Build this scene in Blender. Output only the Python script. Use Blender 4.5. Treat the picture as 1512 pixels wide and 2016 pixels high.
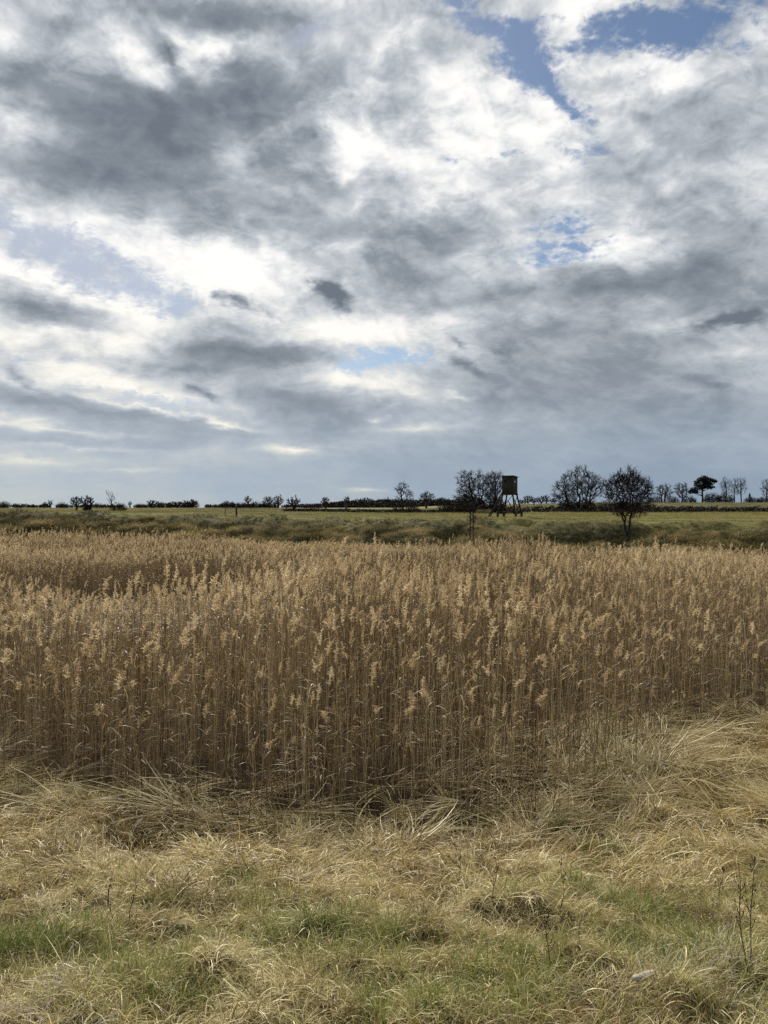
import bpy, math, random
import numpy as np
from mathutils import Vector, Matrix

random.seed(11)
RNG = np.random.default_rng(11)
for o in list(bpy.data.objects):
    bpy.data.objects.remove(o)
SC = bpy.context.scene
COL = SC.collection
R = math.radians

# ------------------------------------------------------------------ camera
CAM_Z = 3.9
F = 1500.0                      # focal length in pixels of the 1512 x 2016 photograph
HOR = 1000.0                    # row of the horizon
cd = bpy.data.cameras.new('camera')
cam = bpy.data.objects.new('camera', cd)
COL.objects.link(cam)
cd.sensor_fit = 'VERTICAL'
cd.sensor_height = 24.0
cd.lens = F / 2016 * 24.0
cd.clip_start = 0.05
cd.clip_end = 9000
cam.location = (0, 0, CAM_Z)
cam.rotation_euler = (R(90) - math.atan((1008 - HOR) / F), 0, 0)
SC.camera = cam

SC.view_settings.view_transform = 'Standard'
SC.view_settings.look = 'None'
EXPO = 0.30
SC.view_settings.exposure = EXPO
SC.view_settings.gamma = 1.0
SC.view_settings.use_curve_mapping = False
SC.render.engine = 'CYCLES'
SC.cycles.max_bounces = 6
SC.cycles.diffuse_bounces = 1
SC.cycles.glossy_bounces = 1
SC.cycles.transmission_bounces = 3
SC.cycles.use_denoising = False
SC.cycles.sample_clamp_indirect = 4.0

# ------------------------------------------------------------------ sun and sky
SUN_AZ, SUN_EL = R(-13.5), R(33)
sd = bpy.data.lights.new('sun', 'SUN')
sd.energy = 4.2
sd.angle = R(3)
sd.color = (1.0, 0.93, 0.82)
sun = bpy.data.objects.new('sun', sd)
COL.objects.link(sun)
sun.location = (-10, 40, 40)
to_sun = Vector((math.sin(SUN_AZ) * math.cos(SUN_EL), math.cos(SUN_AZ) * math.cos(SUN_EL), math.sin(SUN_EL)))
sun.rotation_euler = (-to_sun).to_track_quat('-Z', 'Y').to_euler()

#  clouds of the sky, as angular patches: (column, row, half width, half height, tilt in degrees, strength)
#  columns and rows are only a handy angle unit (1500 to the tangent of 45 degrees, horizon on row 1000)
DARK = [
    (470, 180, 200, 105, 6, .95), (215, 225, 200, 110, 10, .75), (345, 290, 250, 110, 4, .62), (240, 345, 170, 75, 0, .40),
    (560, 215, 95, 85, 0, .40), (55, 150, 75, 55, 15, .50), (340, 12, 300, 55, 0, .62), (560, 0, 190, 40, 0, .45),
    (330, 105, 55, 24, -35, .55), (150, 60, 150, 60, 20, .25), (40, 330, 110, 50, 0, .25),
    (540, 420, 260, 55, -4, .50), (330, 430, 130, 30, 0, .25), (810, 465, 230, 65, 6, .68), (820, 545, 200, 50, 0, .62), (980, 592, 330, 36, 4, .45),
    (1250, 560, 300, 55, 6, .62), (1430, 590, 220, 70, 6, .50), (1395, 515, 90, 40, 10, .45),
    
    (70, 615, 150, 40, -8, .70), (490, 700, 200, 42, 0, .92), (410, 685, 150, 28, 0, .40), (345, 727, 150, 20, 0, .45), (450, 645, 90, 20, 0, .35),
    (560, 780, 190, 42, 0, .62), (640, 815, 150, 40, 0, .60), (640, 700, 90, 18, 0, .3),
    (60, 788, 150, 26, -4, .62), (230, 822, 190, 26, -4, .55), (60, 870, 170, 24, 0, .40), (330, 870, 210, 26, 0, .38), (480, 850, 260, 30, 0, .35),
    (1150, 715, 330, 95, 0, .55), (1080, 655, 260, 40, 0, .30), (1300, 800, 330, 90, 0, .42), (1000, 790, 260, 60, 0, .30), (1180, 650, 130, 34, 0, .2),
    
    (1240, 325, 160, 48, 8, .52), (1050, 365, 130, 34, 0, .38), (1420, 220, 190, 150, 0, .26), (1450, 450, 170, 70, 0, .42), (1330, 385, 160, 36, 8, .25),
    (790, 115, 150, 80, 0, .24), (785, 240, 80, 70, -30, .42), (700, 180, 80, 60, 0, .2), (620, 280, 40, 40, -50, .40), (700, 375, 90, 30, 0, .3), (590, 350, 100, 36, 0, .3),
    (1250, 960, 620, 200, 0, .48), (500, 930, 500, 60, 0, .25), (900, 900, 300, 60, 0, .25),
]
SMALL = [
    (628, 562, 34, 13, -8, .9), (655, 576, 34, 22, -35, 1.0), (672, 596, 24, 20, -60, .9), (455, 585, 38, 13, -14, .8), (485, 598, 26, 10, -25, .5), (430, 577, 14, 8, 0, .4), (530, 615, 36, 9, -30, .3),
    (388, 768, 24, 9, -20, .75), (410, 781, 22, 8, -20, .6), (35, 742, 36, 10, -30, .5), (70, 765, 24, 8, -20, .3),
    (1405, 637, 36, 14, 4, .8), (1440, 630, 26, 14, 0, .7), (1472, 624, 40, 18, 6, 1.0), (1385, 642, 20, 8, 0, .5), (985, 688, 40, 18, -8, .5), (905, 712, 36, 12, -25, .6), (935, 728, 26, 9, -30, .4), (900, 678, 18, 7, -30, .5), (1395, 752, 40, 11, -14, .5), (620, 275, 26, 30, -55, .4), (330, 100, 34, 14, -35, .6),
]
LIGHT = [
    (400, 85, 120, 60, -10, .85), (270, 95, 80, 45, -20, .45), (480, 75, 90, 40, 10, .5), (330, 150, 80, 40, 0, .40), (30, 225, 70, 60, 0, .5), (15, 60, 90, 50, 0, .3),
    (545, 268, 45, 24, 10, .50), (430, 312, 50, 20, 0, .30), (880, 70, 130, 60, -15, .45), (690, 300, 130, 110, 0, .45), (930, 290, 190, 60, 12, .40), (690, 255, 60, 60, 0, .3), (870, 180, 130, 90, 0, .3),
    (450, 510, 230, 60, -6, .75), (660, 480, 60, 20, 0, .25), (60, 545, 160, 34, -18, .55), (240, 615, 160, 24, -8, .40), (860, 395, 170, 24, 10, .40), (200, 665, 260, 26, 0, .4),
    (1180, 490, 190, 30, 8, .35), (1130, 360, 130, 18, 12, .35), (1330, 130, 180, 50, 14, .45), (720, 640, 260, 30, 0, .45), (690, 750, 90, 18, -8, .45), (820, 775, 120, 26, 0, .40),
    (580, 884, 85, 13, 0, .70), (830, 842, 120, 11, 0, .50), (110, 845, 200, 9, -4, .50), (160, 880, 180, 8, 0, .45), (300, 810, 190, 9, -9, .60), (440, 838, 110, 8, -6, .5), (60, 905, 110, 8, 0, .35), (720, 962, 60, 6, 0, .35), (250, 925, 120, 6, 0, .25), (240, 760, 200, 16, -12, .45),
    (1330, 640, 190, 26, 0, .40), (1330, 750, 70, 14, -8, .22), (900, 783, 45, 8, -10, .5), (740, 824, 28, 6, 0, .5), (1440, 690, 120, 22, 0, .25), (860, 640, 70, 26, -12, .2),
]
OPEN = [
    (1330, 35, 230, 62, 8, 1.0), (1470, 60, 120, 50, 0, .6), (1190, 70, 120, 40, 10, .55), (1045, 150, 75, 44, -35, .9), (1085, 215, 90, 36, -30, .8), (960, 50, 110, 40, -30, .75), (900, 12, 60, 26, 0, .5),
    (1030, 90, 70, 40, 0, .5), (1240, 140, 70, 30, 10, .35), (1110, 435, 75, 26, 8, .85), (1110, 480, 100, 24, 6, .65), (1180, 470, 70, 16, 6, .5), (755, 712, 120, 34, 0, .9), (690, 715, 60, 20, 0, .5),
    (610, 28, 70, 34, 30, .55), (170, 520, 190, 70, -14, .75), (270, 572, 120, 40, -10, .6), (280, 785, 150, 24, -8, .60), (170, 716, 50, 9, 0, .5), (60, 460, 110, 40, 0, .4), (40, 715, 60, 8, 0, .3), (1290, 300, 60, 20, 0, .3), (1150, 300, 140, 24, 4, .3),
    (1000, 120, 34, 40, -20, .5), (1130, 240, 50, 14, -10, .5), (940, 80, 40, 20, -30, .5), (1060, 60, 60, 24, 0, .45), (1260, 90, 90, 20, 0, .4), (1010, 320, 70, 12, 8, .4), (1060, 515, 60, 14, 0, .5), (1160, 505, 60, 12, 0, .4), (880, 330, 60, 10, 8, .3),
    (1105, 92, 70, 24, 6, -.75), (1190, 150, 80, 26, 10, -.7), (1140, 20, 80, 26, 6, -.8), (1260, 0, 60, 16, 0, -.6), (1170, 455, 40, 14, 10, -.7), (960, 20, 40, 16, 0, -.4),
]

world = bpy.data.worlds.new('World')
SC.world = world
world.use_nodes = True
wt = world.node_tree
wt.nodes.clear()


class NT:
    """small helper that chains nodes"""
    def __init__(self, tree):
        self.t = tree

    def n(self, typ, **kw):
        nd = self.t.nodes.new(typ)
        for k, v in kw.items():
            setattr(nd, k, v)
        return nd

    def link(self, a, b):
        self.t.links.new(a, b)

    def setin(self, sock, v):
        if hasattr(v, 'is_output') or isinstance(v, bpy.types.NodeSocket):
            self.t.links.new(v, sock)
        else:
            sock.default_value = v

    def math(self, op, a, b=0.0, c=0.0, clamp=False):
        nd = self.n('ShaderNodeMath', operation=op, use_clamp=clamp)
        self.setin(nd.inputs[0], a)
        self.setin(nd.inputs[1], b)
        self.setin(nd.inputs[2], c)
        return nd.outputs[0]

    def vmath(self, op, a, b=(0, 0, 0), scale=None):
        nd = self.n('ShaderNodeVectorMath', operation=op)
        self.setin(nd.inputs[0], a)
        self.setin(nd.inputs[1], b)
        if scale is not None:
            self.setin(nd.inputs['Scale'], scale)
        return nd.outputs['Value'] if op in ('LENGTH', 'DOT_PRODUCT', 'DISTANCE') else nd.outputs[0]

    def noise(self, vec, scale, detail=4, rough=.5, dist=0.0, col=False):
        nd = self.n('ShaderNodeTexNoise')
        self.link(vec, nd.inputs['Vector'])
        nd.inputs['Scale'].default_value = scale
        nd.inputs['Detail'].default_value = detail
        nd.inputs['Roughness'].default_value = rough
        nd.inputs['Distortion'].default_value = dist
        return nd.outputs['Color' if col else 0]

    def maprange(self, v, a, b, c, d, interp='LINEAR'):
        nd = self.n('ShaderNodeMapRange', interpolation_type=interp)
        self.setin(nd.inputs[0], v)
        for i, q in enumerate((a, b, c, d)):
            self.setin(nd.inputs[i + 1], q)
        return nd.outputs[0]

    def ramp(self, v, stops, interp='LINEAR'):
        nd = self.n('ShaderNodeValToRGB')
        nd.color_ramp.interpolation = interp
        e = nd.color_ramp.elements
        while len(e) < len(stops):
            e.new(0.5)
        for el, (p, c) in zip(e, stops):
            el.position = p
            el.color = (c[0], c[1], c[2], 1)
        self.link(v, nd.inputs[0])
        return nd.outputs[0]

    def mix(self, f, a, b, blend='MIX'):
        nd = self.n('ShaderNodeMix', data_type='RGBA', blend_type=blend)
        self.setin(nd.inputs[0], f)
        for s, v in ((nd.inputs[6], a), (nd.inputs[7], b)):
            if isinstance(v, bpy.types.NodeSocket):
                self.link(v, s)
            else:
                s.default_value = (v[0], v[1], v[2], 1)
        return nd.outputs[2]


def build_sky():
    w = NT(wt)
    out = w.n('ShaderNodeOutputWorld')
    nis = w.n('ShaderNodeTexSky', sky_type='NISHITA')
    nis.sun_disc = False
    nis.sun_elevation = SUN_EL
    nis.sun_rotation = SUN_AZ
    nis.altitude = 60
    nis.air_density = 1.0
    nis.dust_density = 0.3
    nis.ozone_density = 2.5
    b_sky = w.n('ShaderNodeBackground')
    b_sky.inputs[1].default_value = 0.062
    w.link(nis.outputs[0], b_sky.inputs[0])

    tc = w.n('ShaderNodeTexCoord')
    d = tc.outputs['Generated']
    sep = w.n('ShaderNodeSeparateXYZ')
    w.link(d, sep.inputs[0])
    X, Y, Z = sep.outputs
    az = w.math('ARCTAN2', X, Y)
    el = w.math('ARCSINE', Z)
    comb = w.n('ShaderNodeCombineXYZ')
    w.link(az, comb.inputs[0])
    w.link(el, comb.inputs[1])
    base = comb.outputs[0]
    # cloud plane: flattens towards the horizon
    zc = w.math('ADD', w.math('MAXIMUM', Z, 0.0), 0.34)
    pl = w.n('ShaderNodeCombineXYZ')
    w.link(w.math('DIVIDE', X, zc), pl.inputs[0])
    w.link(w.math('DIVIDE', Y, zc), pl.inputs[1])
    plane = pl.outputs[0]
    # ragged edges: push the patches around with two sizes of noise, flatter near the horizon
    flat = w.maprange(el, 0.04, 0.50, 0.20, 1.0)
    n1 = w.noise(plane, 3.4, 5, .55, 0, True)
    n2 = w.noise(plane, 12.0, 6, .6, 0, True)
    w1 = w.vmath('MULTIPLY', w.vmath('SUBTRACT', n1, (.5, .5, .5)), (.10, .09, 0))
    w2 = w.vmath('MULTIPLY', w.vmath('SUBTRACT', n2, (.5, .5, .5)), (.075, .065, 0))
    wv = w.vmath('SCALE', w.vmath('ADD', w1, w2), scale=flat)
    C = w.vmath('ADD', base, wv)

    C2 = w.vmath('ADD', base, w.vmath('SCALE', w.vmath('MULTIPLY', w.vmath('SUBTRACT', w.noise(plane, 19.0, 5, .55, 0, True), (.5, .5, .5)), (.055, .048, 0)), scale=flat))

    def field(blobs, grow=1.55, C=C):
        acc = None
        for px, py, rx, ry, rot, s in blobs:
            u = (px - 756) / F
            v = (HOR - py) / F
            a = math.atan(u)
            e = math.atan(v / math.hypot(1, u))
            k = 1 / (1 + v * v)
            mp = w.n('ShaderNodeMapping', vector_type='TEXTURE')
            w.link(C, mp.inputs[0])
            mp.inputs['Location'].default_value = (a, e, 0)
            mp.inputs['Rotation'].default_value = (0, 0, R(rot))
            mp.inputs['Scale'].default_value = (rx / F * grow, ry / F * grow * k, 1)
            g = w.n('ShaderNodeTexGradient', gradient_type='QUADRATIC_SPHERE')
            w.link(mp.outputs[0], g.inputs[0])
            acc = w.math('MULTIPLY_ADD', g.outputs['Fac'], s, acc if acc is not None else 0.0)
        return acc

    D = field(DARK, 1.75)
    # beyond the mapped patches the cover goes on with the same mean thickness
    beyond = w.math('MAXIMUM', w.maprange(w.math('ABSOLUTE', az), .45, .80, 0.0, .36), w.maprange(el, .62, .90, 0.0, .36))
    D = w.math('ADD', D, beyond)
    L = field(LIGHT, 1.7)
    O = field(OPEN, 1.7)
    S = field(SMALL, 1.7, C2)

    big = w.noise(plane, 3.0, 7, .55, .3)
    mid = w.noise(plane, 8.5, 6, .52, .5)
    fine = w.noise(plane, 24.0, 5, .55, .6)
    big0 = w.math('SUBTRACT', big, .5)
    mid0 = w.math('SUBTRACT', mid, .5)
    fine0 = w.math('SUBTRACT', fine, .5)
    xf0 = w.math('SUBTRACT', w.noise(plane, 66.0, 4, .6, .3), .5)

    # --- how thick (dark) the cloud is
    t = w.math('MULTIPLY_ADD', big0, 0.85, 0.13)
    t = w.math('MULTIPLY_ADD', mid0, w.math('MULTIPLY', flat, 0.75), t)
    t = w.math('MULTIPLY_ADD', fine0, w.math('MULTIPLY', flat, 0.34), t)
    # the side of every billow that faces the sun is the brighter one
    ps = (math.sin(SUN_AZ) * math.cos(SUN_EL) / (math.sin(SUN_EL) + .34), math.cos(SUN_AZ) * math.cos(SUN_EL) / (math.sin(SUN_EL) + .34), 0)
    tos = w.vmath('NORMALIZE', w.vmath('SUBTRACT', ps, plane))
    emb = w.math('SUBTRACT', w.noise(w.vmath('ADD', plane, w.vmath('SCALE', tos, scale=.045)), 8.5, 6, .52, .5), mid)
    emf = w.math('SUBTRACT', w.noise(w.vmath('ADD', plane, w.vmath('SCALE', tos, scale=.016)), 24.0, 5, .55, .6), fine)
    emb = w.math('MULTIPLY_ADD', emf, .55, emb)
    t = w.math('MULTIPLY_ADD', emb, w.math('MULTIPLY', flat, 1.4), t)
    t = w.math('MULTIPLY_ADD', D, 0.98, t)
    puff = w.math('ABSOLUTE', w.math('SUBTRACT', w.noise(plane, 7.0, 5, .5, .4), .5))
    t = w.math('MULTIPLY_ADD', w.math('SUBTRACT', .09, puff), w.math('MULTIPLY', flat, .9), t)
    t = w.math('MULTIPLY_ADD', L, -0.72, t)
    t = w.math('MULTIPLY_ADD', t, 0.76, 0.10, clamp=True)
    # even the brightest clouds keep their billows
    bil = w.math('MULTIPLY_ADD', xf0, .18, w.math('MULTIPLY_ADD', fine0, .8, mid0))
    t = w.math('MULTIPLY_ADD', w.math('MULTIPLY', w.math('MAXIMUM', w.math('ADD', bil, .04), 0.0), flat), 1.05, w.math('MULTIPLY', t, .92), clamp=True)
    t = w.math('MULTIPLY_ADD', w.math('MULTIPLY', S, w.math('MULTIPLY_ADD', fine, 2.2, -.15)), .78, t, clamp=True)
    cl = w.ramp(t, [(0.0, (1.04, 1.03, .99)), (.10, (.95, .945, .93)), (.21, (.77, .785, .795)), (.32, (.59, .625, .66)),
                    (.46, (.43, .468, .51)), (.66, (.272, .306, .35)), (1.0, (.16, .190, .228))])
    # --- the last degrees above the horizon: pale blue grey
    hz = w.maprange(el, 0.0, 0.20, 0.85, 0.0, 'SMOOTHSTEP')
    hzc = w.mix(w.maprange(az, -.45, .35, 0, 1), (.43, .51, .60), (.26, .345, .45))
    hzm = w.math('MULTIPLY', hz, w.math('SUBTRACT', 1.0, w.math('MULTIPLY', L, 1.1, clamp=True), clamp=True))
    cl = w.mix(hzm, cl, hzc)
    cl = w.mix(w.math('MULTIPLY', w.maprange(el, .05, .30, 1.0, 0.0), w.maprange(t, .1, .4, 1.0, 0.0)), cl, w.mix(1.0, cl, (1.04, 1.0, .89), 'MULTIPLY'))
    # --- how open: blue between the clouds, with torn edges
    near = w.maprange(O, 0.0, .30, 0.0, 1.0, 'SMOOTHSTEP')
    o = w.math('MULTIPLY_ADD', fine0, 2.3, w.math('MULTIPLY_ADD', mid0, 2.0, w.math('MULTIPLY', big0, .3)))
    o = w.math('MULTIPLY_ADD', xf0, 1.5, o)
    o = w.math('MULTIPLY_ADD', o, near, w.math('MULTIPLY', O, 1.55))
    opened = w.maprange(o, 0.0, 1.25, 0.0, 1.0, 'SMOOTHSTEP')
    # the veiled pale gaps on the sunny side
    veil = w.maprange(az, -.38, .02, 0.10, 1.0)
    cover = w.math('SUBTRACT', 1.0, w.math('MULTIPLY', opened, veil), clamp=True)
    veilc = w.mix(w.math('MULTIPLY', opened, .9), cl, (.50, .555, .66))
    cl2 = w.mix(w.maprange(az, -.25, .0, 1.0, 0.0), cl, veilc)
    b_cl = w.n('ShaderNodeBackground')
    b_cl.inputs[1].default_value = 2 ** -EXPO
    w.link(cl2, b_cl.inputs[0])
    mx = w.n('ShaderNodeMixShader')
    w.link(cover, mx.inputs[0])
    w.link(b_sky.outputs[0], mx.inputs[1])
    w.link(b_cl.outputs[0], mx.inputs[2])
    w.link(mx.outputs[0], out.inputs[0])
    world.cycles.sampling_method = 'MANUAL'
    world.cycles.sample_map_resolution = 512


build_sky()

# ------------------------------------------------------------------ noise and terrain
_T = np.random.default_rng(5).random((256, 256))


def vnoise(x, y):
    x = np.asarray(x, float)
    y = np.asarray(y, float)
    xi = np.floor(x).astype(int)
    yi = np.floor(y).astype(int)
    fx = x - xi
    fy = y - yi
    fx = fx * fx * fx * (fx * (fx * 6 - 15) + 10)
    fy = fy * fy * fy * (fy * (fy * 6 - 15) + 10)
    a = _T[xi & 255, yi & 255]
    b = _T[(xi + 1) & 255, yi & 255]
    c = _T[xi & 255, (yi + 1) & 255]
    d = _T[(xi + 1) & 255, (yi + 1) & 255]
    return (a * (1 - fx) + b * fx) * (1 - fy) + (c * (1 - fx) + d * fx) * fy


def fbm(x, y, s, o=4, off=0.0):
    v = 0
    amp = 1
    tot = 0
    for i in range(o):
        v = v + amp * vnoise(x / s + off + 17.3 * i, y / s + off * 1.7 + 9.1 * i)
        tot += amp
        amp *= .5
        s = s / 2.03
    return v / tot


def sst(a, b, x):
    t = np.clip((x - a) / (b - a), 0, 1)
    return t * t * (3 - 2 * t)


_EX = np.array([-40, -9, -5.7, -3.2, -0.4, 1.95, 3.4, 5.5, 7.6, 12, 40.])
_EY = np.array([12.9, 11.3, 10.5, 9.8, 9.05, 9.2, 10.8, 13.0, 14.3, 16., 19.5])


def reed_front(x):
    return np.interp(x, _EX, _EY)


def bank_foot(x):
    return 50.5 - 0.32 * np.clip(x, -90, 60)


def ground(x, y, bumps=True):
    x = np.asarray(x, float)
    y = np.asarray(y, float)
    # near slope of our own dike
    s = np.clip(9.0 - y, -3, 14)
    near = 0.29 * np.where(s > 0.6, s - 0.3, np.where(s > 0, s * s / 1.2, 0))
    near = np.where(near > 1.9, 1.9 + (1 - np.exp(-(near - 1.9) / .45)) * .45, near)
    u = y - bank_foot(x)
    left = sst(6, -34, x)
    field = 3.75 - 1.1 * np.exp(-np.clip(u, 0, 3000) / 110.0) * (1 - .62 * left)
    wd = 12.0 + 2.5 * left
    rise = sst(-2.0, wd, u)
    rid = (0.25 + 1.25 * sst(0, 40, x)) * sst(116 + .06 * x, 136 + .06 * x, y)
    z = near + field * rise + rid
    if bumps:
        nb = sst(15, 9, y)
        tb = np.exp(-((y - reed_front(x) + 1.0) / 1.1) ** 2)
        z = z + tb * .42 * (fbm(x, y, .75, 2, 13.3) - .5)
        z = z + nb * (.24 * (fbm(x, y, 1.3, 3) - .5) + .36 * (fbm(x, y, .42, 2, 3.3) - .5))
        bb = sst(-1, 2, u) * sst(wd + 5, wd - 1, u)
        z = z + bb * (.95 * (fbm(x, y, 3.4, 3, 6.1) - .5) + .5 * (vnoise(x / 1.1, y / 1.1) - .5))
        fl = sst(wd, wd + 6, u)
        z = z + fl * (.14 * (fbm(x, y, 9., 3, 2.2) - .5))
    return z


def at(px, dist, py=None):
    """a spot on the ground in the direction of column px, dist metres ahead"""
    x = (px - 756) / F * dist
    return x, dist, float(ground(x, dist))


def on_ground(px, py):
    """where the line of sight through a spot of the photograph meets the ground"""
    d = np.linspace(2, 140, 12000)
    x = (px - 756) / F * d
    z = CAM_Z - (py - HOR) / F * d
    g = ground(x, d)
    i = int(np.argmax(z < g))
    return float(x[i]), float(d[i]), float(g[i])


# ------------------------------------------------------------------ materials
def new_mat(name):
    m = bpy.data.materials.new(name)
    m.use_nodes = True
    m.node_tree.nodes.clear()
    return m, NT(m.node_tree)


def plant_mat(name, cols, trans=.3, rough=.6, spec=.3, wob=.35):
    """dry or green blades: each blade and each tuft takes its own place on the colour ramp"""
    m, k = new_mat(name)
    a = k.n('ShaderNodeAttribute', attribute_name='tint')
    b = k.n('ShaderNodeAttribute', attribute_name='tone', attribute_type='INSTANCER')
    oi = k.n('ShaderNodeObjectInfo')
    f = k.math('MULTIPLY_ADD', a.outputs['Fac'], .45, k.math('MULTIPLY', oi.outputs['Random'], wob))
    f = k.math('ADD', f, b.outputs['Fac'], clamp=True)
    n = len(cols)
    c = k.ramp(f, [(i / (n - 1), q) for i, q in enumerate(cols)])
    p = k.n('ShaderNodeBsdfPrincipled')
    p.inputs['Roughness'].default_value = rough
    p.inputs['Specular IOR Level'].default_value = spec
    k.link(c, p.inputs['Base Color'])
    tr = k.n('ShaderNodeBsdfTranslucent')
    k.link(c, tr.inputs[0])
    mx = k.n('ShaderNodeMixShader')
    mx.inputs[0].default_value = trans
    k.link(p.outputs[0], mx.inputs[1])
    k.link(tr.outputs[0], mx.inputs[2])
    o = k.n('ShaderNodeOutputMaterial')
    k.link(mx.outputs[0], o.inputs[0])
    return m


def bark_mat(name, c1, c2, scale=6, rough=.9):
    m, k = new_mat(name)
    tc = k.n('ShaderNodeTexCoord')
    f = k.noise(tc.outputs['Object'], scale, 5, .6)
    c = k.ramp(f, [(.3, c1), (.7, c2)])
    p = k.n('ShaderNodeBsdfPrincipled')
    p.inputs['Roughness'].default_value = rough
    p.inputs['Specular IOR Level'].default_value = .2
    k.link(c, p.inputs['Base Color'])
    o = k.n('ShaderNodeOutputMaterial')
    k.link(p.outputs[0], o.inputs[0])
    return m


def wood_mat(name, c1, c2):
    m, k = new_mat(name)
    tc = k.n('ShaderNodeTexCoord')
    oi = k.n('ShaderNodeObjectInfo')
    mp = k.n('ShaderNodeMapping')
    mp.inputs['Scale'].default_value = (14, 14, 1.2)
    k.link(tc.outputs['Object'], mp.inputs[0])
    v = k.vmath('ADD', mp.outputs[0], k.vmath('SCALE', (9, 5, 7), scale=oi.outputs['Random']))
    f = k.noise(v, 2.0, 6, .65)
    f = k.math('MULTIPLY_ADD', oi.outputs['Random'], .3, f)
    c = k.ramp(f, [(.35, c1), (.85, c2)])
    p = k.n('ShaderNodeBsdfPrincipled')
    p.inputs['Roughness'].default_value = .85
    k.link(c, p.inputs['Base Color'])
    bp = k.n('ShaderNodeBump')
    bp.inputs['Strength'].default_value = .4
    bp.inputs['Distance'].default_value = .01
    k.link(f, bp.inputs['Height'])
    k.link(bp.outputs[0], p.inputs['Normal'])
    o = k.n('ShaderNodeOutputMaterial')
    k.link(p.outputs[0], o.inputs[0])
    return m


M_STEM = plant_mat('reed_stem', [(.062, .041, .020), (.235, .163, .083), (.55, .41, .225), (.90, .75, .50)], .10, .45, .4)
M_LEAF = plant_mat('reed_leaf', [(.08, .05, .022), (.23, .153, .07), (.50, .37, .19), (.82, .68, .43)], .35, .5, .4)
M_PLUME = plant_mat('reed_plume', [(.20, .13, .062), (.56, .415, .23), (.82, .665, .41), (.94, .81, .57)], .45, .8, .1)
M_STRAW = plant_mat('straw', [(.11, .072, .026), (.36, .255, .098), (.68, .545, .255), (.92, .82, .51)], .25, .5, .35)
M_FINE = plant_mat('fine_dead_grass', [(.10, .076, .026), (.33, .262, .09), (.62, .525, .225), (.87, .79, .47)], .30, .55, .3)
M_GREEN = plant_mat('green_grass', [(.055, .085, .014), (.12, .18, .028), (.27, .30, .065), (.50, .45, .19)], .35, .5, .3)
M_BANK = plant_mat('bank_grass', [(.035, .036, .015), (.10, .090, .036), (.23, .185, .08), (.46, .36, .18)], .3, .8, .02, .5)
M_MEADOW = plant_mat('meadow_grass', [(.10, .100, .032), (.185, .168, .055), (.29, .245, .09), (.44, .36, .17)], .4, .8, .02)
M_BARK = bark_mat('dark_bark', (.018, .015, .012), (.05, .042, .034))
M_BARK2 = bark_mat('grey_bark', (.035, .032, .03), (.085, .075, .065))
M_TWIG = bark_mat('dark_twigs', (.020, .015, .013), (.048, .036, .030), 2)
M_TWIG2 = bark_mat('brown_twigs', (.032, .025, .02), (.07, .055, .044), 2)
M_NEEDLE = bark_mat('pine_needles', (.010, .016, .010), (.026, .036, .020), 3)
M_WEED = bark_mat('dead_weed', (.04, .027, .019), (.11, .072, .048), 20)
M_WOOD = wood_mat('weathered_wood', (.010, .008, .006), (.042, .031, .022))
M_WOOD2 = wood_mat('grey_post_wood', (.02, .017, .014), (.07, .056, .045))
M_ROOF = wood_mat('roof_felt', (.09, .09, .09), (.19, .18, .17))
M_STONE = bark_mat('pale_stone', (.30, .27, .21), (.62, .58, .50), 22, .9)
M_FAR = bark_mat('far_woodland', (.022, .022, .020), (.052, .046, .040), .05)


# ------------------------------------------------------------------ object helpers
def tag(o, label=None, cat=None, group=None, kind=None):
    if label:
        o['label'] = label
    if cat:
        o['category'] = cat
    if group:
        o['group'] = group
    if kind:
        o['kind'] = kind
    return o


def link(name, mesh, parent=None, loc=(0, 0, 0)):
    o = bpy.data.objects.new(name, mesh)
    COL.objects.link(o)
    o.location = loc
    if parent is not None:
        o.parent = parent
    return o


def make_mesh(name, v, faces, mats, tint=None, mi=None, smooth=False):
    v = np.asarray(v, np.float32).reshape(-1, 3)
    me = bpy.data.meshes.new(name)
    if isinstance(faces, np.ndarray):
        faces = [faces]
    me.vertices.add(len(v))
    me.vertices.foreach_set('co', v.ravel())
    loops = np.concatenate([f.ravel() for f in faces]).astype(np.int32)
    sizes = np.concatenate([np.full(len(f), f.shape[1], np.int32) for f in faces])
    me.loops.add(len(loops))
    me.loops.foreach_set('vertex_index', loops)
    me.polygons.add(len(sizes))
    st = np.concatenate([[0], np.cumsum(sizes)[:-1]]).astype(np.int32)
    me.polygons.foreach_set('loop_start', st)
    me.polygons.foreach_set('loop_total', sizes)
    if mi is not None:
        me.polygons.foreach_set('material_index', np.asarray(mi, np.int32))
    if smooth:
        me.polygons.foreach_set('use_smooth', np.ones(len(sizes), bool))
    for m in (mats if isinstance(mats, (list, tuple)) else [mats]):
        me.materials.append(m)
    if tint is not None:
        a = me.attributes.new('tint', 'FLOAT', 'POINT')
        a.data.foreach_set('value', np.asarray(tint, np.float32))
    me.update(calc_edges=True)
    return me


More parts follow.
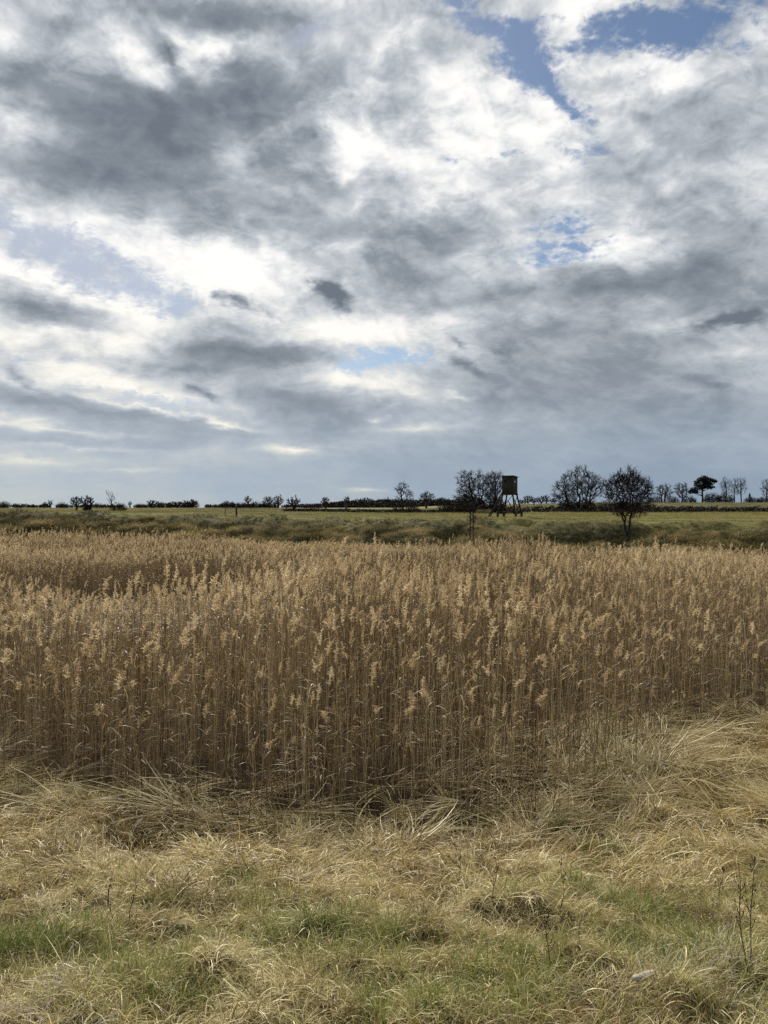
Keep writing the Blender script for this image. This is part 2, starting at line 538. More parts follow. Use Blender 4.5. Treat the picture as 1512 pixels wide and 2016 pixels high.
def ribbons(base, az, elev, length, width, bend, K=4, twist=0.0, tint=None, taper=.75):
    """curved blades; bend = change of elevation along the blade (radians, downward positive)"""
    n = len(base)
    base = np.asarray(base, float)
    t = np.linspace(0, 1, K + 1)
    e = elev[:, None] - bend[:, None] * t[None, :] ** 1.1
    em = (e[:, 1:] + e[:, :-1]) / 2
    seg = (length / K)[:, None]
    h = np.concatenate([np.zeros((n, 1)), np.cumsum(np.cos(em) * seg, 1)], 1)
    zz = np.concatenate([np.zeros((n, 1)), np.cumsum(np.sin(em) * seg, 1)], 1)
    a = az[:, None] + (RNG.normal(0, .25, n))[:, None] * t[None, :]
    c = np.stack([base[:, 0, None] + h * np.cos(a), base[:, 1, None] + h * np.sin(a), base[:, 2, None] + zz], -1)
    ang = az + np.pi / 2
    tw = RNG.normal(0, 1, n) * twist
    side = np.stack([np.cos(ang) * np.cos(tw), np.sin(ang) * np.cos(tw), np.sin(tw)], -1)
    wprof = np.clip(1.0 - taper * t ** 2.2, .06, 1) * np.clip(.55 + 2.5 * t, 0, 1)
    wprof[-1] = .08
    off = side[:, None, :] * (width[:, None] * wprof[None, :] * .5)[..., None]
    V = np.stack([c - off, c + off], 2).reshape(-1, 3)
    idx = (np.arange(n)[:, None] * (K + 1) + np.arange(K)[None, :]) * 2
    fc = np.stack([idx, idx + 1, idx + 3, idx + 2], -1).reshape(-1, 4)
    tn = RNG.random(n) if tint is None else tint
    return V, fc, np.repeat(tn, (K + 1) * 2)


def tubes(paths, sides=4, cap=False):
    """paths: list of (points (n,3), radii (n,))"""
    V, Fc, off = [], [], 0
    ca = np.cos(np.arange(sides) * 2 * np.pi / sides)
    sa = np.sin(np.arange(sides) * 2 * np.pi / sides)
    for P, r in paths:
        P = np.asarray(P, float)
        r = np.asarray(r, float)
        n = len(P)
        d = np.gradient(P, axis=0)
        d /= np.linalg.norm(d, axis=1)[:, None] + 1e-9
        ref = np.array([1., 0, 0]) if abs(d[0, 0]) < .8 else np.array([0, 1., 0])
        a = np.cross(d, ref)
        a /= np.linalg.norm(a, axis=1)[:, None] + 1e-9
        b = np.cross(d, a)
        ring = P[:, None, :] + r[:, None, None] * (a[:, None, :] * ca[None, :, None] + b[:, None, :] * sa[None, :, None])
        V.append(ring.reshape(-1, 3))
        i = off + np.arange(n - 1)[:, None] * sides + np.arange(sides)[None, :]
        j = off + np.arange(n - 1)[:, None] * sides + (np.arange(sides)[None, :] + 1) % sides
        Fc.append(np.stack([i, j, j + sides, i + sides], -1).reshape(-1, 4))
        off += n * sides
    return np.concatenate(V), np.concatenate(Fc)


def join(parts):
    """parts: list of (V, F, tint, material index)"""
    V, Fq, T, Mi, off = [], [], [], [], 0
    for v, f, t, m in parts:
        V.append(v)
        Fq.append(f + off)
        T.append(np.full(len(v), t) if np.isscalar(t) else t)
        Mi.append(np.full(len(f), m))
        off += len(v)
    return np.concatenate(V), np.concatenate(Fq), np.concatenate(T), np.concatenate(Mi)


def scatter(name, protos, pos, rot, scl, idx, tone, label):
    """one stuff object that repeats its source meshes on its points (geometry nodes)"""
    src = bpy.data.collections.new(name + '_sources')
    for i, me in enumerate(protos):
        src.objects.link(bpy.data.objects.new('%s_source_%02d' % (name, i), me))
    n = len(pos)
    me = bpy.data.meshes.new(name)
    me.vertices.add(n)
    me.vertices.foreach_set('co', np.asarray(pos, np.float32).ravel())
    for nm, typ, val, key in (('rot', 'FLOAT_VECTOR', rot, 'vector'), ('scl', 'FLOAT_VECTOR', scl, 'vector'),
                              ('pick', 'INT', idx, 'value'), ('tone', 'FLOAT', tone, 'value')):
        a = me.attributes.new(nm, typ, 'POINT')
        a.data.foreach_set(key, np.asarray(val, np.int32 if typ == 'INT' else np.float32).ravel())
    o = link(name, me)
    g = bpy.data.node_groups.new(name + '_nodes', 'GeometryNodeTree')
    g.interface.new_socket('Geometry', in_out='INPUT', socket_type='NodeSocketGeometry')
    g.interface.new_socket('Geometry', in_out='OUTPUT', socket_type='NodeSocketGeometry')
    gi = g.nodes.new('NodeGroupInput')
    go = g.nodes.new('NodeGroupOutput')
    ci = g.nodes.new('GeometryNodeCollectionInfo')
    ci.inputs['Collection'].default_value = src
    ci.inputs['Separate Children'].default_value = True
    ci.inputs['Reset Children'].default_value = True
    ip = g.nodes.new('GeometryNodeInstanceOnPoints')
    ip.inputs['Pick Instance'].default_value = True

    def na(nm, typ):
        q = g.nodes.new('GeometryNodeInputNamedAttribute')
        q.data_type = typ
        q.inputs['Name'].default_value = nm
        return q.outputs['Attribute']
    L = g.links.new
    L(gi.outputs[0], ip.inputs['Points'])
    L(ci.outputs[0], ip.inputs['Instance'])
    L(na('pick', 'INT'), ip.inputs['Instance Index'])
    L(na('rot', 'FLOAT_VECTOR'), ip.inputs['Rotation'])
    L(na('scl', 'FLOAT_VECTOR'), ip.inputs['Scale'])
    L(ip.outputs[0], go.inputs[0])
    md = o.modifiers.new('scatter', 'NODES')
    md.node_group = g
    tag(o, label, None, None, 'stuff')
    return o


def jitter_grid(x0, x1, y0, y1, per_m2):
    s = 1 / math.sqrt(per_m2)
    gx, gy = np.meshgrid(np.arange(x0, x1, s), np.arange(y0, y1, s))
    x = gx.ravel() + RNG.uniform(-.6, .6, gx.size) * s
    y = gy.ravel() + RNG.uniform(-.6, .6, gx.size) * s
    return x, y


def in_view(x, y, margin=1.5):
    return np.abs(x) < y * .504 * 1.04 + margin


# ------------------------------------------------------------------ ground sheet
def axis(parts):
    a = [np.arange(s, e, st) for s, e, st in parts]
    return np.concatenate(a)


def geo(start, end, ratio):
    v = [start]
    st = start * (ratio - 1)
    while v[-1] < end:
        v.append(v[-1] * ratio)
    return np.array(v)


xp = np.concatenate([np.arange(0, 7, .14), np.arange(7, 50, .45), geo(50, 6000, 1.12)])
xs = np.concatenate([-xp[:0:-1], xp])
ys = np.concatenate([-geo(6, 3000, 1.25)[::-1], np.arange(-5.5, 1.5, .5), np.arange(1.5, 13, .12), np.arange(13, 40, .6), np.arange(40, 150, .45), geo(150, 7000, 1.09)])
gx, gy = np.meshgrid(xs, ys)
gz = ground(gx, gy)
V = np.stack([gx, gy, gz], -1).reshape(-1, 3)
nx, ny = len(xs), len(ys)
ii = (np.arange(ny - 1)[:, None] * nx + np.arange(nx - 1)[None, :])
FQ = np.stack([ii, ii + 1, ii + nx + 1, ii + nx], -1).reshape(-1, 4)

m_ground, k = new_mat('ground_cover')
geom = k.n('ShaderNodeNewGeometry')
P = geom.outputs['Position']
za = k.n('ShaderNodeAttribute', attribute_name='zone')
zs = k.n('ShaderNodeSeparateColor')
k.link(za.outputs['Color'], zs.inputs[0])
nf = k.noise(P, 9.0, 6, .7)
nm_ = k.noise(P, 1.2, 5, .6)
nl = k.noise(P, .12, 4, .6)
c_near = k.ramp(nf, [(.3, (.045, .034, .016)), (.5, (.12, .09, .042)), (.7, (.22, .17, .09))])
c_near = k.mix(k.maprange(nm_, .48, .62, 0, .7), c_near, (.055, .065, .02))
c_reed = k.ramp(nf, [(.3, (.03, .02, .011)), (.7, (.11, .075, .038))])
c_bank = k.ramp(nm_, [(.3, (.03, .034, .014)), (.5, (.08, .078, .03)), (.7, (.17, .14, .065))])
stretch = k.n('ShaderNodeMapping')
stretch.inputs['Scale'].default_value = (.25, 1.0, 1)
k.link(P, stretch.inputs[0])
ns = k.noise(stretch.outputs[0], .35, 6, .65)
c_field = k.ramp(ns, [(.28, (.08, .095, .022)), (.45, (.17, .165, .04)), (.6, (.25, .22, .06)), (.75, (.34, .28, .11))])
c_field = k.mix(k.maprange(nf, .35, .7, .55, 0), c_field, (.05, .055, .016))
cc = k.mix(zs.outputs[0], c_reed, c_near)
cc = k.mix(zs.outputs[1], cc, c_bank)
cc = k.mix(zs.outputs[2], cc, c_field)
p = k.n('ShaderNodeBsdfPrincipled')
p.inputs['Roughness'].default_value = .95
p.inputs['Specular IOR Level'].default_value = .1
k.link(cc, p.inputs['Base Color'])
bp = k.n('ShaderNodeBump')
bp.inputs['Strength'].default_value = .8
bp.inputs['Distance'].default_value = .06
k.link(nf, bp.inputs['Height'])
k.link(bp.outputs[0], p.inputs['Normal'])
om = k.n('ShaderNodeOutputMaterial')
k.link(p.outputs[0], om.inputs[0])

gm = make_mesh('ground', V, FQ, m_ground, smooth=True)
X_, Y_ = V[:, 0], V[:, 1]
u_ = Y_ - bank_foot(X_)
wd_ = 12.0 + 2.5 * sst(6, -34, X_)
zone = np.ones((len(V), 4), np.float32)
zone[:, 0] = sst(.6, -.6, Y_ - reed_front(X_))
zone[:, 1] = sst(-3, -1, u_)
zone[:, 2] = sst(wd_ - 3, wd_ + 1.5, u_ + 3 * (fbm(X_, Y_, 5, 3, 8.) - .5)) * (1 - .8 * sst(112, 122, Y_ - .06 * X_) * sst(170, 150, Y_ - .06 * X_))
ca_ = gm.attributes.new('zone', 'FLOAT_COLOR', 'POINT')
ca_.data.foreach_set('color', zone.ravel())
tag(link('ground', gm), 'rough grassy ground falling to the reed bed and rising to a far meadow', None, None, 'structure')


# ------------------------------------------------------------------ reeds
def reed_stem(h, lean, K=6, rad=.0054, sides=3):
    t = np.linspace(0, 1, K + 1)
    a = random.uniform(0, 6.28)
    w = random.uniform(-.03, .03)
    x = lean * t ** 2 * h + w * np.sin(t * 5 + a) * t
    y = random.uniform(-.02, .02) * np.sin(t * 4) * h
    P = np.stack([x, y, t * h], -1)
    return P, rad * (1 - .6 * t)


def reed_leaves(P, n, rnd):
    h = P[-1, 2]
    tt = rnd.uniform(.12, .93, n)
    b = np.stack([np.interp(tt, np.linspace(0, 1, len(P)), P[:, i]) for i in range(3)], -1)
    return ribbons(b, rnd.uniform(0, 6.28, n), rnd.uniform(.9, 1.5, n), rnd.uniform(.10, .34, n), rnd.uniform(.006, .015, n),
                   rnd.uniform(.1, 2.6, n), 4, .5, rnd.random(n))


def reed_plume(P, ln, n, rnd, fat=1.0):
    """feathery head: many short strands along a nodding axis"""
    top = P[-1]
    d = P[-1] - P[-2]
    d = d / np.linalg.norm(d)
    droop = rnd.uniform(.02, .55)
    s = np.sort(rnd.uniform(0, 1, n))
    ax_x = top[0] + d[0] * s * ln + droop * ln * s ** 2 * .8
    ax_z = top[2] - .05 * ln + s * ln * (1 - .45 * droop * s)
    b = np.stack([ax_x, np.full(n, top[1]), ax_z], -1)
    swell = np.sin(np.pi * np.clip(s * .86 + .12, 0, 1))
    az = rnd.normal(0, 1.5, n)
    el = rnd.uniform(.75, 1.5, n) - droop * s * .5
    L = ln * rnd.uniform(.12, .27, n) * (.45 + .75 * swell) * fat
    V1, F1, T1 = ribbons(b, az, el, L, rnd.uniform(.006, .014, n) * fat, rnd.uniform(.2, 1.6, n), 2, 1.2, rnd.random(n) * .8 + .2 * rnd.random(), .55)
    V2, F2 = tubes([(np.stack([np.linspace(top[0], ax_x[-1], 4), np.full(4, top[1]), np.linspace(top[2], ax_z[-1], 4)], -1), np.full(4, .0018))], 3)
    return join([(V1, F1, T1, 0), (V2, F2, .3, 0)])


REED = []          # (stem mesh, leaf mesh, plume mesh or None, joined mesh)
for i in range(24):
    rnd = np.random.default_rng(100 + i)
    h = 2.0
    P, r = reed_stem(h, rnd.uniform(.0, .075), 7)
    sv, sf = tubes([(P, r)], 3)
    lv, lf, lt = reed_leaves(P, int(rnd.integers(2, 6)), rnd)
    has = i < 10
    if has:
        pv, pf, pt, _ = reed_plume(P, rnd.uniform(.13, .34), int(rnd.integers(45, 110)), rnd, rnd.uniform(.6, 1.05))
    st = float(rnd.random())
    parts = [(sv, sf, st, 0), (lv, lf, lt, 1)] + ([(pv, pf, pt, 2)] if has else [])
    jv, jf, jt, jm = join(parts)
    REED.append((make_mesh('stem', sv, sf, M_STEM, np.full(len(sv), st)), make_mesh('leaves', lv, lf, M_LEAF, lt),
                 make_mesh('plume', pv, pf, M_PLUME, pt) if has else None,
                 make_mesh('reed_source', jv, jf, [M_STEM, M_LEAF, M_PLUME], jt, jm)))
CLUMP = []         # eight stalks at once for the far half of the bed
for i in range(10):
    rnd = np.random.default_rng(300 + i)
    parts = []
    for j in range(9):
        h = 2.0 * rnd.uniform(.82, 1.06)
        P, r = reed_stem(h, rnd.uniform(0, .07), 3, .0062)
        P = P + np.array([rnd.uniform(-.24, .24), rnd.uniform(-.24, .24), 0])
        sv, sf = tubes([(P, r)], 3)
        parts.append((sv, sf, float(rnd.random()), 0))
        lv, lf, lt = reed_leaves(P, 2, rnd)
        parts.append((lv, lf, lt, 1))
        if rnd.random() < .40:
            pv, pf, pt, _ = reed_plume(P, rnd.uniform(.17, .28), 24, rnd, 1.1)
            parts.append((pv, pf, pt, 2))
    jv, jf, jt, jm = join(parts)
    CLUMP.append(make_mesh('reed_clump_source', jv, jf, [M_STEM, M_LEAF, M_PLUME], jt, jm))


HOLLOWS = ((-8.6, 27.5, 5.2, 5.0, .86), (4.0, 30.5, 6.5, 3.0, .55), (0.5, 23.5, 2.6, 1.6, .35), (-2, 39, 6, 2.6, .5), (-19, 34, 4, 2.2, .45), (10, 25, 3.5, 1.6, .45), (13, 33, 5, 2, .4))


def reed_height(x, y):
    h = 1.98 + .75 * (fbm(x, y, 2.6, 3, 4.4) - .5) + .9 * (fbm(x * .6, y, 7, 2, 1.4) - .5)
    e = y - reed_front(x)
    h *= .66 + .34 * sst(-.2, 3.6, e)
    h += .42 * np.exp(-((x + 1.6) / 3.2) ** 2 - ((y - 16.5) / 2.2) ** 2)
    h += .28 * np.exp(-((x - 6.5) / 4.) ** 2 - ((y - 19) / 2.5) ** 2)
    h *= 1 - .42 * np.exp(-((x + 6.6) / 4.2) ** 2 - ((y - 20.5) / 4.6) ** 2)
    for cx, cy, rx, ry, k_ in HOLLOWS:
        q = ((x - cx) / rx) ** 2 + ((y - cy) / ry) ** 2
        h *= 1 - k_ * sst(1.25, .75, q)
    h *= (1 - .34 * sst(-13, -1, y - bank_foot(x))) * (1 - .40 * sst(-6, -1, y - bank_foot(x)) * sst(2, 12, x))
    return h


x, y = jitter_grid(-16, 16, 8.2, 26, 46)
e = y - reed_front(x) - 1.9 * (fbm(x, y, 1.1, 3, 7.) - .5)
keep = (e > 0) & in_view(x, y) & (RNG.random(len(x)) < (.45 + .55 * sst(0, 1.6, e)) * np.where(y > 17, .72, 1.0))
x, y, e = x[keep], y[keep], e[keep]
hh = reed_height(x, y) * RNG.normal(1, .12, len(x))
stray = RNG.random(len(x)) < .08 + .22 * sst(2.5, .4, e)
hh[stray] *= RNG.uniform(.5, .95, stray.sum())
pick = RNG.integers(0, 24, len(x))
rotz = RNG.normal(.2, 1.5, len(x))
tilt = RNG.normal(0, .035, (len(x), 2))
bentr = RNG.random(len(x)) < .03 + .07 * sst(1.2, .2, e)
tilt[bentr] += RNG.normal(0, .35, (bentr.sum(), 2))
scx = RNG.uniform(.85, 1.2, len(x))
pos = np.stack([x, y, ground(x, y) - .02], -1)
rot = np.stack([tilt[:, 0], tilt[:, 1], rotz], -1)
scl = np.stack([scx, scx, hh / 2.0], -1)
tone = .38 * (fbm(x, y, 2.6, 3, 12.) - .5) + RNG.normal(0, .11, len(x)) + .08 + .12 * sst(1.6, .2, e)

# the 300 stalks that show largest stand alone, each with its own parts
fr = in_view(x, y, -.25)
order = np.argsort(np.where(fr, e + .05 * y + 0.6 * RNG.random(len(x)), 1e9))
single = np.zeros(len(x), bool)
single[order[:300]] = True
SRC = {}
for i in np.nonzero(single)[0]:
    stem, leaves, plume, _ = REED[pick[i]]
    root = bpy.data.objects.new('reed', None)
    COL.objects.link(root)
    root.empty_display_size = .1
    root.location = pos[i]
    root.rotation_euler = rot[i]
    root.scale = scl[i]
    size = 'tall' if hh[i] > 1.62 else 'short' if hh[i] < 1.12 else 'middling'
    pose = 'leaning' if np.abs(tilt[i]).max() > .13 else 'upright'
    where = 'at the left front' if x[i] < -2.6 else 'at the nearest bulge' if x[i] < 1.2 else 'just right of the bulge' if x[i] < 3.6 else 'by the trodden straw'
    head = 'with a feathery pale plume' if plume else 'with a bare top'
    tag(root, '%s %s dry reed %s %s' % (size, pose, head, where), 'reed',
        'plumed reeds along the front of the reed bed' if plume else 'bare topped reeds along the front of the reed bed')
    for nm, me in (('stem', stem), ('leaves', leaves), ('plume', plume)):
        if me is not None:
            link(nm, me, root)
s = ~single
# far half, in clumps
x2, y2 = jitter_grid(-40, 34, 25.5, 64, 5.6)
far_edge = bank_foot(x2) - .5 + 2.2 * (fbm(x2, y2, 4, 3, 3.) - .5)
kp = (y2 < far_edge) & in_view(x2, y2, 2.5)
x2, y2 = x2[kp], y2[kp]
h2 = reed_height(x2, y2) * RNG.normal(1, .06, len(x2))
sc2 = RNG.uniform(.95, 1.25, len(x2))
pos2 = np.stack([x2, y2, ground(x2, y2) - .02], -1)
rot2 = np.stack([RNG.normal(0, .03, len(x2)), RNG.normal(0, .03, len(x2)), RNG.normal(.2, 1.4, len(x2))], -1)
lo2 = (h2 > 1.0) | (RNG.random(len(h2)) < .25)
x2, y2, h2, sc2, pos2, rot2 = x2[lo2], y2[lo2], h2[lo2], sc2[lo2], pos2[lo2], rot2[lo2]
scl2 = np.stack([sc2, sc2, h2 / 2.0], -1)
tone2 = .55 * (fbm(x2, y2, 5, 3, 12.) - .5) + .09
scatter('reed_bed', [q[3] for q in REED] + CLUMP,
        np.concatenate([pos[s], pos2]), np.concatenate([rot[s], rot2]), np.concatenate([scl[s], scl2]),
        np.concatenate([pick[s], RNG.integers(0, 10, len(x2)) + 24]), np.concatenate([tone[s], tone2]),
        'wide bed of dry brown reeds filling the hollow below the dike')

# ------------------------------------------------------------------ grasses in front
def tuft(seed, n, ln, wid, elev, bend, spread, rad, K=4, mat=M_STRAW, comb=True, tw=.4):
    rnd = np.random.default_rng(seed)
    b = np.stack([rnd.normal(0, rad, n), rnd.normal(0, rad, n), np.zeros(n)], -1)
    az = rnd.normal(0, spread, n) if comb else rnd.uniform(0, 6.28, n)
    V, Fc, T = ribbons(b, az, rnd.uniform(*elev, n), rnd.uniform(*ln, n), rnd.uniform(*wid, n), rnd.uniform(*bend, n), K, tw, rnd.random(n))
    return make_mesh('tuft_source', V, Fc, mat, T)


STRAW = [tuft(500 + i, 24, (.16, .48), (.005, .0125), (.3, 1.25), (.6, 2.2), .75, .06, 5, tw=.8) for i in range(7)]
UPR = [tuft(520 + i, 20, (.15, .42), (.004, .009), (.7, 1.5), (.4, 2.2), .9, .04, 5) for i in range(4)]
FINE = [tuft(540 + i, 42, (.06, .20), (.0025, .0055), (.25, 1.4), (.3, 2.2), 1.4, .06, 3, M_FINE) for i in range(5)]
GREEN = [tuft(560 + i, 36, (.06, .19), (.0028, .0056), (.6, 1.5), (.2, 1.6), 1.6, .05, 3, M_GREEN) for i in range(4)]
BROAD = [tuft(580 + i, 3, (.22, .48), (.009, .016), (.5, 1.35), (.9, 2.9), .7, .03, 7, M_STRAW, True, .3) for i in range(5)]
LAID = [tuft(600 + i, 14, (.35, .95), (.007, .015), (-.02, .38), (-.05, .45), .55, .12, 4, M_STRAW) for i in range(4)]


def flow(x, y):
    """the way the dead grass has been combed over"""
    return 5.0 * (fbm(x, y, 2.4, 2, 21.) - .5) + 6.5 * (fbm(x, y, .65, 2, 31.) - .5) - 0.9


GREEN_SPOTS = [on_ground(*q) + (r_,) for q, r_ in (((20, 1720), .7), ((40, 1870), .45), ((630, 1830), .45), ((560, 1780), .3), ((1490, 1590), .5), ((1340, 1880), .5),
                                                    ((980, 1940), .4), ((280, 1960), .35), ((1240, 1790), .35), ((420, 1760), .35), ((1500, 1720), .3), ((700, 1700), .25), ((1180, 1640), .4), ((160, 1640), .25))]


def greenness(x, y):
    g = .55 * (fbm(x, y, 1.5, 3, 41.) - .46) + .75 * (fbm(x, y, .40, 2, 51.) - .5)
    g = g + .13 * sst(8., 4., y)
    for sx, sy, _, r_ in GREEN_SPOTS:
        g = g + .48 * np.exp(-((x - sx) ** 2 + (y - sy) ** 2) / r_ ** 2)
    return g - .7 * sst(6.4, 8.2, y - .25 * np.maximum(x, 0)) * (x < 2) - .1


def near_pts(per, y0=1.6, y1=17):
    x, y = jitter_grid(-11, 12, y0, y1, per)
    k_ = in_view(x, y, .7) & (y < reed_front(x) + .7)
    return x[k_], y[k_]


def place(name, protos, x, y, rz, sc, tone, label, tilt=.12, sink=.01, zs=None):
    n = len(x)
    pos = np.stack([x, y, ground(x, y) - sink], -1)
    rot = np.stack([RNG.normal(0, tilt, n), RNG.normal(0, tilt, n), rz], -1)
    scl = np.stack([sc, sc, sc if zs is None else zs], -1)
    return scatter(name, protos, pos, rot, scl, RNG.integers(0, len(protos), n), tone, label)


# combed straw, thick towards the reeds
x, y = near_pts(120)
w = .52 + .48 * sst(4.0, 7.5, y) + 1.3 * (fbm(x, y, .8, 3, 61.) - .5) - .55 * np.clip(greenness(x, y), 0, 1)
w = w * (1 - .75 * sst(-.75, -.1, y - reed_front(x)))
k_ = RNG.random(len(x)) < w
x, y = x[k_], y[k_]
tn = .7 * (fbm(x, y, .6, 3, 71.) - .5) + RNG.normal(0, .15, len(x)) + .14 - .16 * sst(-.5, .8, y - reed_front(x) + 1.2)
nu = len(x)
ix = np.where(RNG.random(nu) < .22 + .3 * sst(-1.4, .2, y - reed_front(x)), RNG.integers(7, 11, nu), RNG.integers(0, 7, nu))
sc = RNG.uniform(.65, 1.25, nu) * (.50 + .50 * sst(4.5, 8.5, y))
scatter('dry_grass', STRAW + UPR, np.stack([x, y, ground(x, y) - .01], -1),
        np.stack([RNG.normal(0, .14, nu), RNG.normal(0, .14, nu), flow(x, y) + RNG.normal(0, .75, nu)], -1),
        np.stack([sc, sc, sc * RNG.uniform(.6, 1.15, nu)], -1), ix, tn, 'long dry straw coloured grass combed over at the foot of the reeds')

x, y = near_pts(95, 1.6, 11)
w = 1.0 - .55 * sst(6, 9, y)
k_ = RNG.random(len(x)) < w
x, y = x[k_], y[k_]
place('dead_grass', FINE, x, y, RNG.uniform(0, 6.28, len(x)), RNG.uniform(.5, 1.2, len(x)), .6 * (fbm(x, y, .7, 3, 81.) - .5) + RNG.normal(0, .10, len(x)) + .10,
      'short fine dead grass covering the near slope')

x, y = near_pts(150, 1.6, 14)
g = greenness(x, y)
k_ = RNG.random(len(x)) < np.clip(g * 2.2 + .12, .03, 1)
x, y, g = x[k_], y[k_], g[k_]
place('green_grass', GREEN, x, y, RNG.uniform(0, 6.28, len(x)), RNG.uniform(.6, 1.25, len(x)), .5 - .75 * np.clip(g, 0, .8) + RNG.normal(0, .08, len(x)),
      'patches of green grass growing through the dead grass')

x, y = near_pts(15, 1.6, 13)
place('broad_dry_blades', BROAD, x, y, flow(x, y) + RNG.normal(0, .9, len(x)), RNG.uniform(.5, 1.1, len(x)) * (.6 + .4 * sst(4.5, 8, y)), RNG.uniform(.3, .62, len(x)),
      'pale broad dry blades arching over the grass', .2)

# greyish withered patches at the very front
M_GREY = plant_mat('grey_dead_grass', [(.10, .08, .05), (.30, .25, .17), (.52, .46, .34), (.74, .68, .54)], .25, .6, .2)
GREY = [tuft(640 + i, 40, (.07, .24), (.0025, .005), (.3, 1.4), (.3, 2.4), 1.4, .06, 4, M_GREY) for i in range(4)]
x, y = near_pts(150, 2.2, 6)
w = np.zeros(len(x))
for q, r_ in (((1450, 1960), .36), ((60, 2000), .28), ((1500, 1880), .22)):
    sx, sy, _ = on_ground(*q)
    w = np.maximum(w, np.exp(-((x - sx) ** 2 + (y - sy) ** 2) / r_ ** 2))
k_ = RNG.random(len(x)) < w * .5
x, y = x[k_], y[k_]
place('withered_grass', GREY, x, y, RNG.uniform(0, 6.28, len(x)), RNG.uniform(.7, 1.2, len(x)), RNG.normal(.2, .12, len(x)), 'grey withered grass in patches at the bottom corners')

# laid reeds, above all in the trodden corner on the right
x, y = jitter_grid(-11, 13, 8, 18, 42)
e = y - reed_front(x)
cor = np.exp(-((x - 5.0) / 2.6) ** 2 - ((y - 11.6) / 1.9) ** 2)
w = 1.1 * cor + .28 * np.exp(-(e / .8) ** 2)
k_ = in_view(x, y, .7) & (RNG.random(len(x)) < w)
x, y = x[k_], y[k_]
place('flattened_reeds', LAID, x, y, flow(x, y) + RNG.normal(0, .5, len(x)), RNG.uniform(.7, 1.2, len(x)),
      .45 * (fbm(x, y, .8, 3, 91.) - .5) + .22, 'pale flattened reed stems lying matted beside the reed bed', .16, -.06)

# ------------------------------------------------------------------ far bank and meadow
BANKT = [tuft(700 + i, 60, (.18, .52), (.010, .022), (.3, 1.4), (.4, 2.2), 1.1, .16, 3, M_BANK) for i in range(6)]
MEAD = [tuft(720 + i, 50, (.04, .13), (.010, .022), (.3, 1.3), (.2, 1.6), 1.6, .30, 2, M_MEADOW) for i in range(4)]
x, y = jitter_grid(-48, 36, 38, 84, 11)
u = y - bank_foot(x)
wd = 12.0 + 2.5 * sst(6, -34, x)
k_ = (u > -2.5) & (u < wd + 1.5) & in_view(x, y, 2.5) & (RNG.random(len(x)) < .35 + 1.1 * fbm(x, y, 2.4, 3, 101.) - .5 * sst(wd - 3, wd + 1.5, u))
x, y, u, wd = x[k_], y[k_], u[k_], wd[k_]
tn = 1.3 * (fbm(x, y, 2.6, 3, 111.) - .5) + 0.8 * (vnoise(x / 1.1, y / 1.1) - .5) + .26 * sst(4, -1, u) - .04 + .10 * sst(-20, 10, x)
place('bank_grass', BANKT, x, y, 5 * (fbm(x, y, 5, 2, 121.) - .5) + RNG.normal(0, .5, len(x)), RNG.uniform(.7, 1.5, len(x)) * (1 - .6 * sst(wd - 6, wd - 2, u)), tn,
      'rough dark tussock grass on the far bank behind the reeds', .15, .02)

x, y = jitter_grid(-75, 75, 45, 150, 2.6)
u = y - bank_foot(x)
wd = 12.0 + 2.5 * sst(6, -34, x)
k_ = (u > wd - 3) & in_view(x, y, 4) & (RNG.random(len(x)) < .9 * fbm(x, y, 4, 3, 131.) + .35)
x, y = x[k_], y[k_]
place('meadow_grass', MEAD, x, y, RNG.uniform(0, 6.28, len(x)), RNG.uniform(.8, 1.6, len(x)), 1.2 * (fbm(x * .4, y, 5, 3, 141.) - .5) + .5 * (fbm(x, y, 1.5, 2, 151.) - .5) + .05,
      'low yellow green grass on the meadow beyond the bank', .1, .02)


RUST = [tuft(740 + i, 40, (.5, 1.1), (.012, .022), (1.0, 1.5), (.1, .9), 1.6, .2, 3, M_LEAF, False) for i in range(3)]
px = RNG.uniform(940, 966, 150)
y = RNG.uniform(110, 114, 150)
x = (px - 756) / F * y
place('tall_dry_grass', RUST, x, y, RNG.uniform(0, 6.28, 150), RNG.uniform(.4, .75, 150), RNG.normal(.0, .1, 150), 'reddish tall dry grass beside the foot of the ladder')

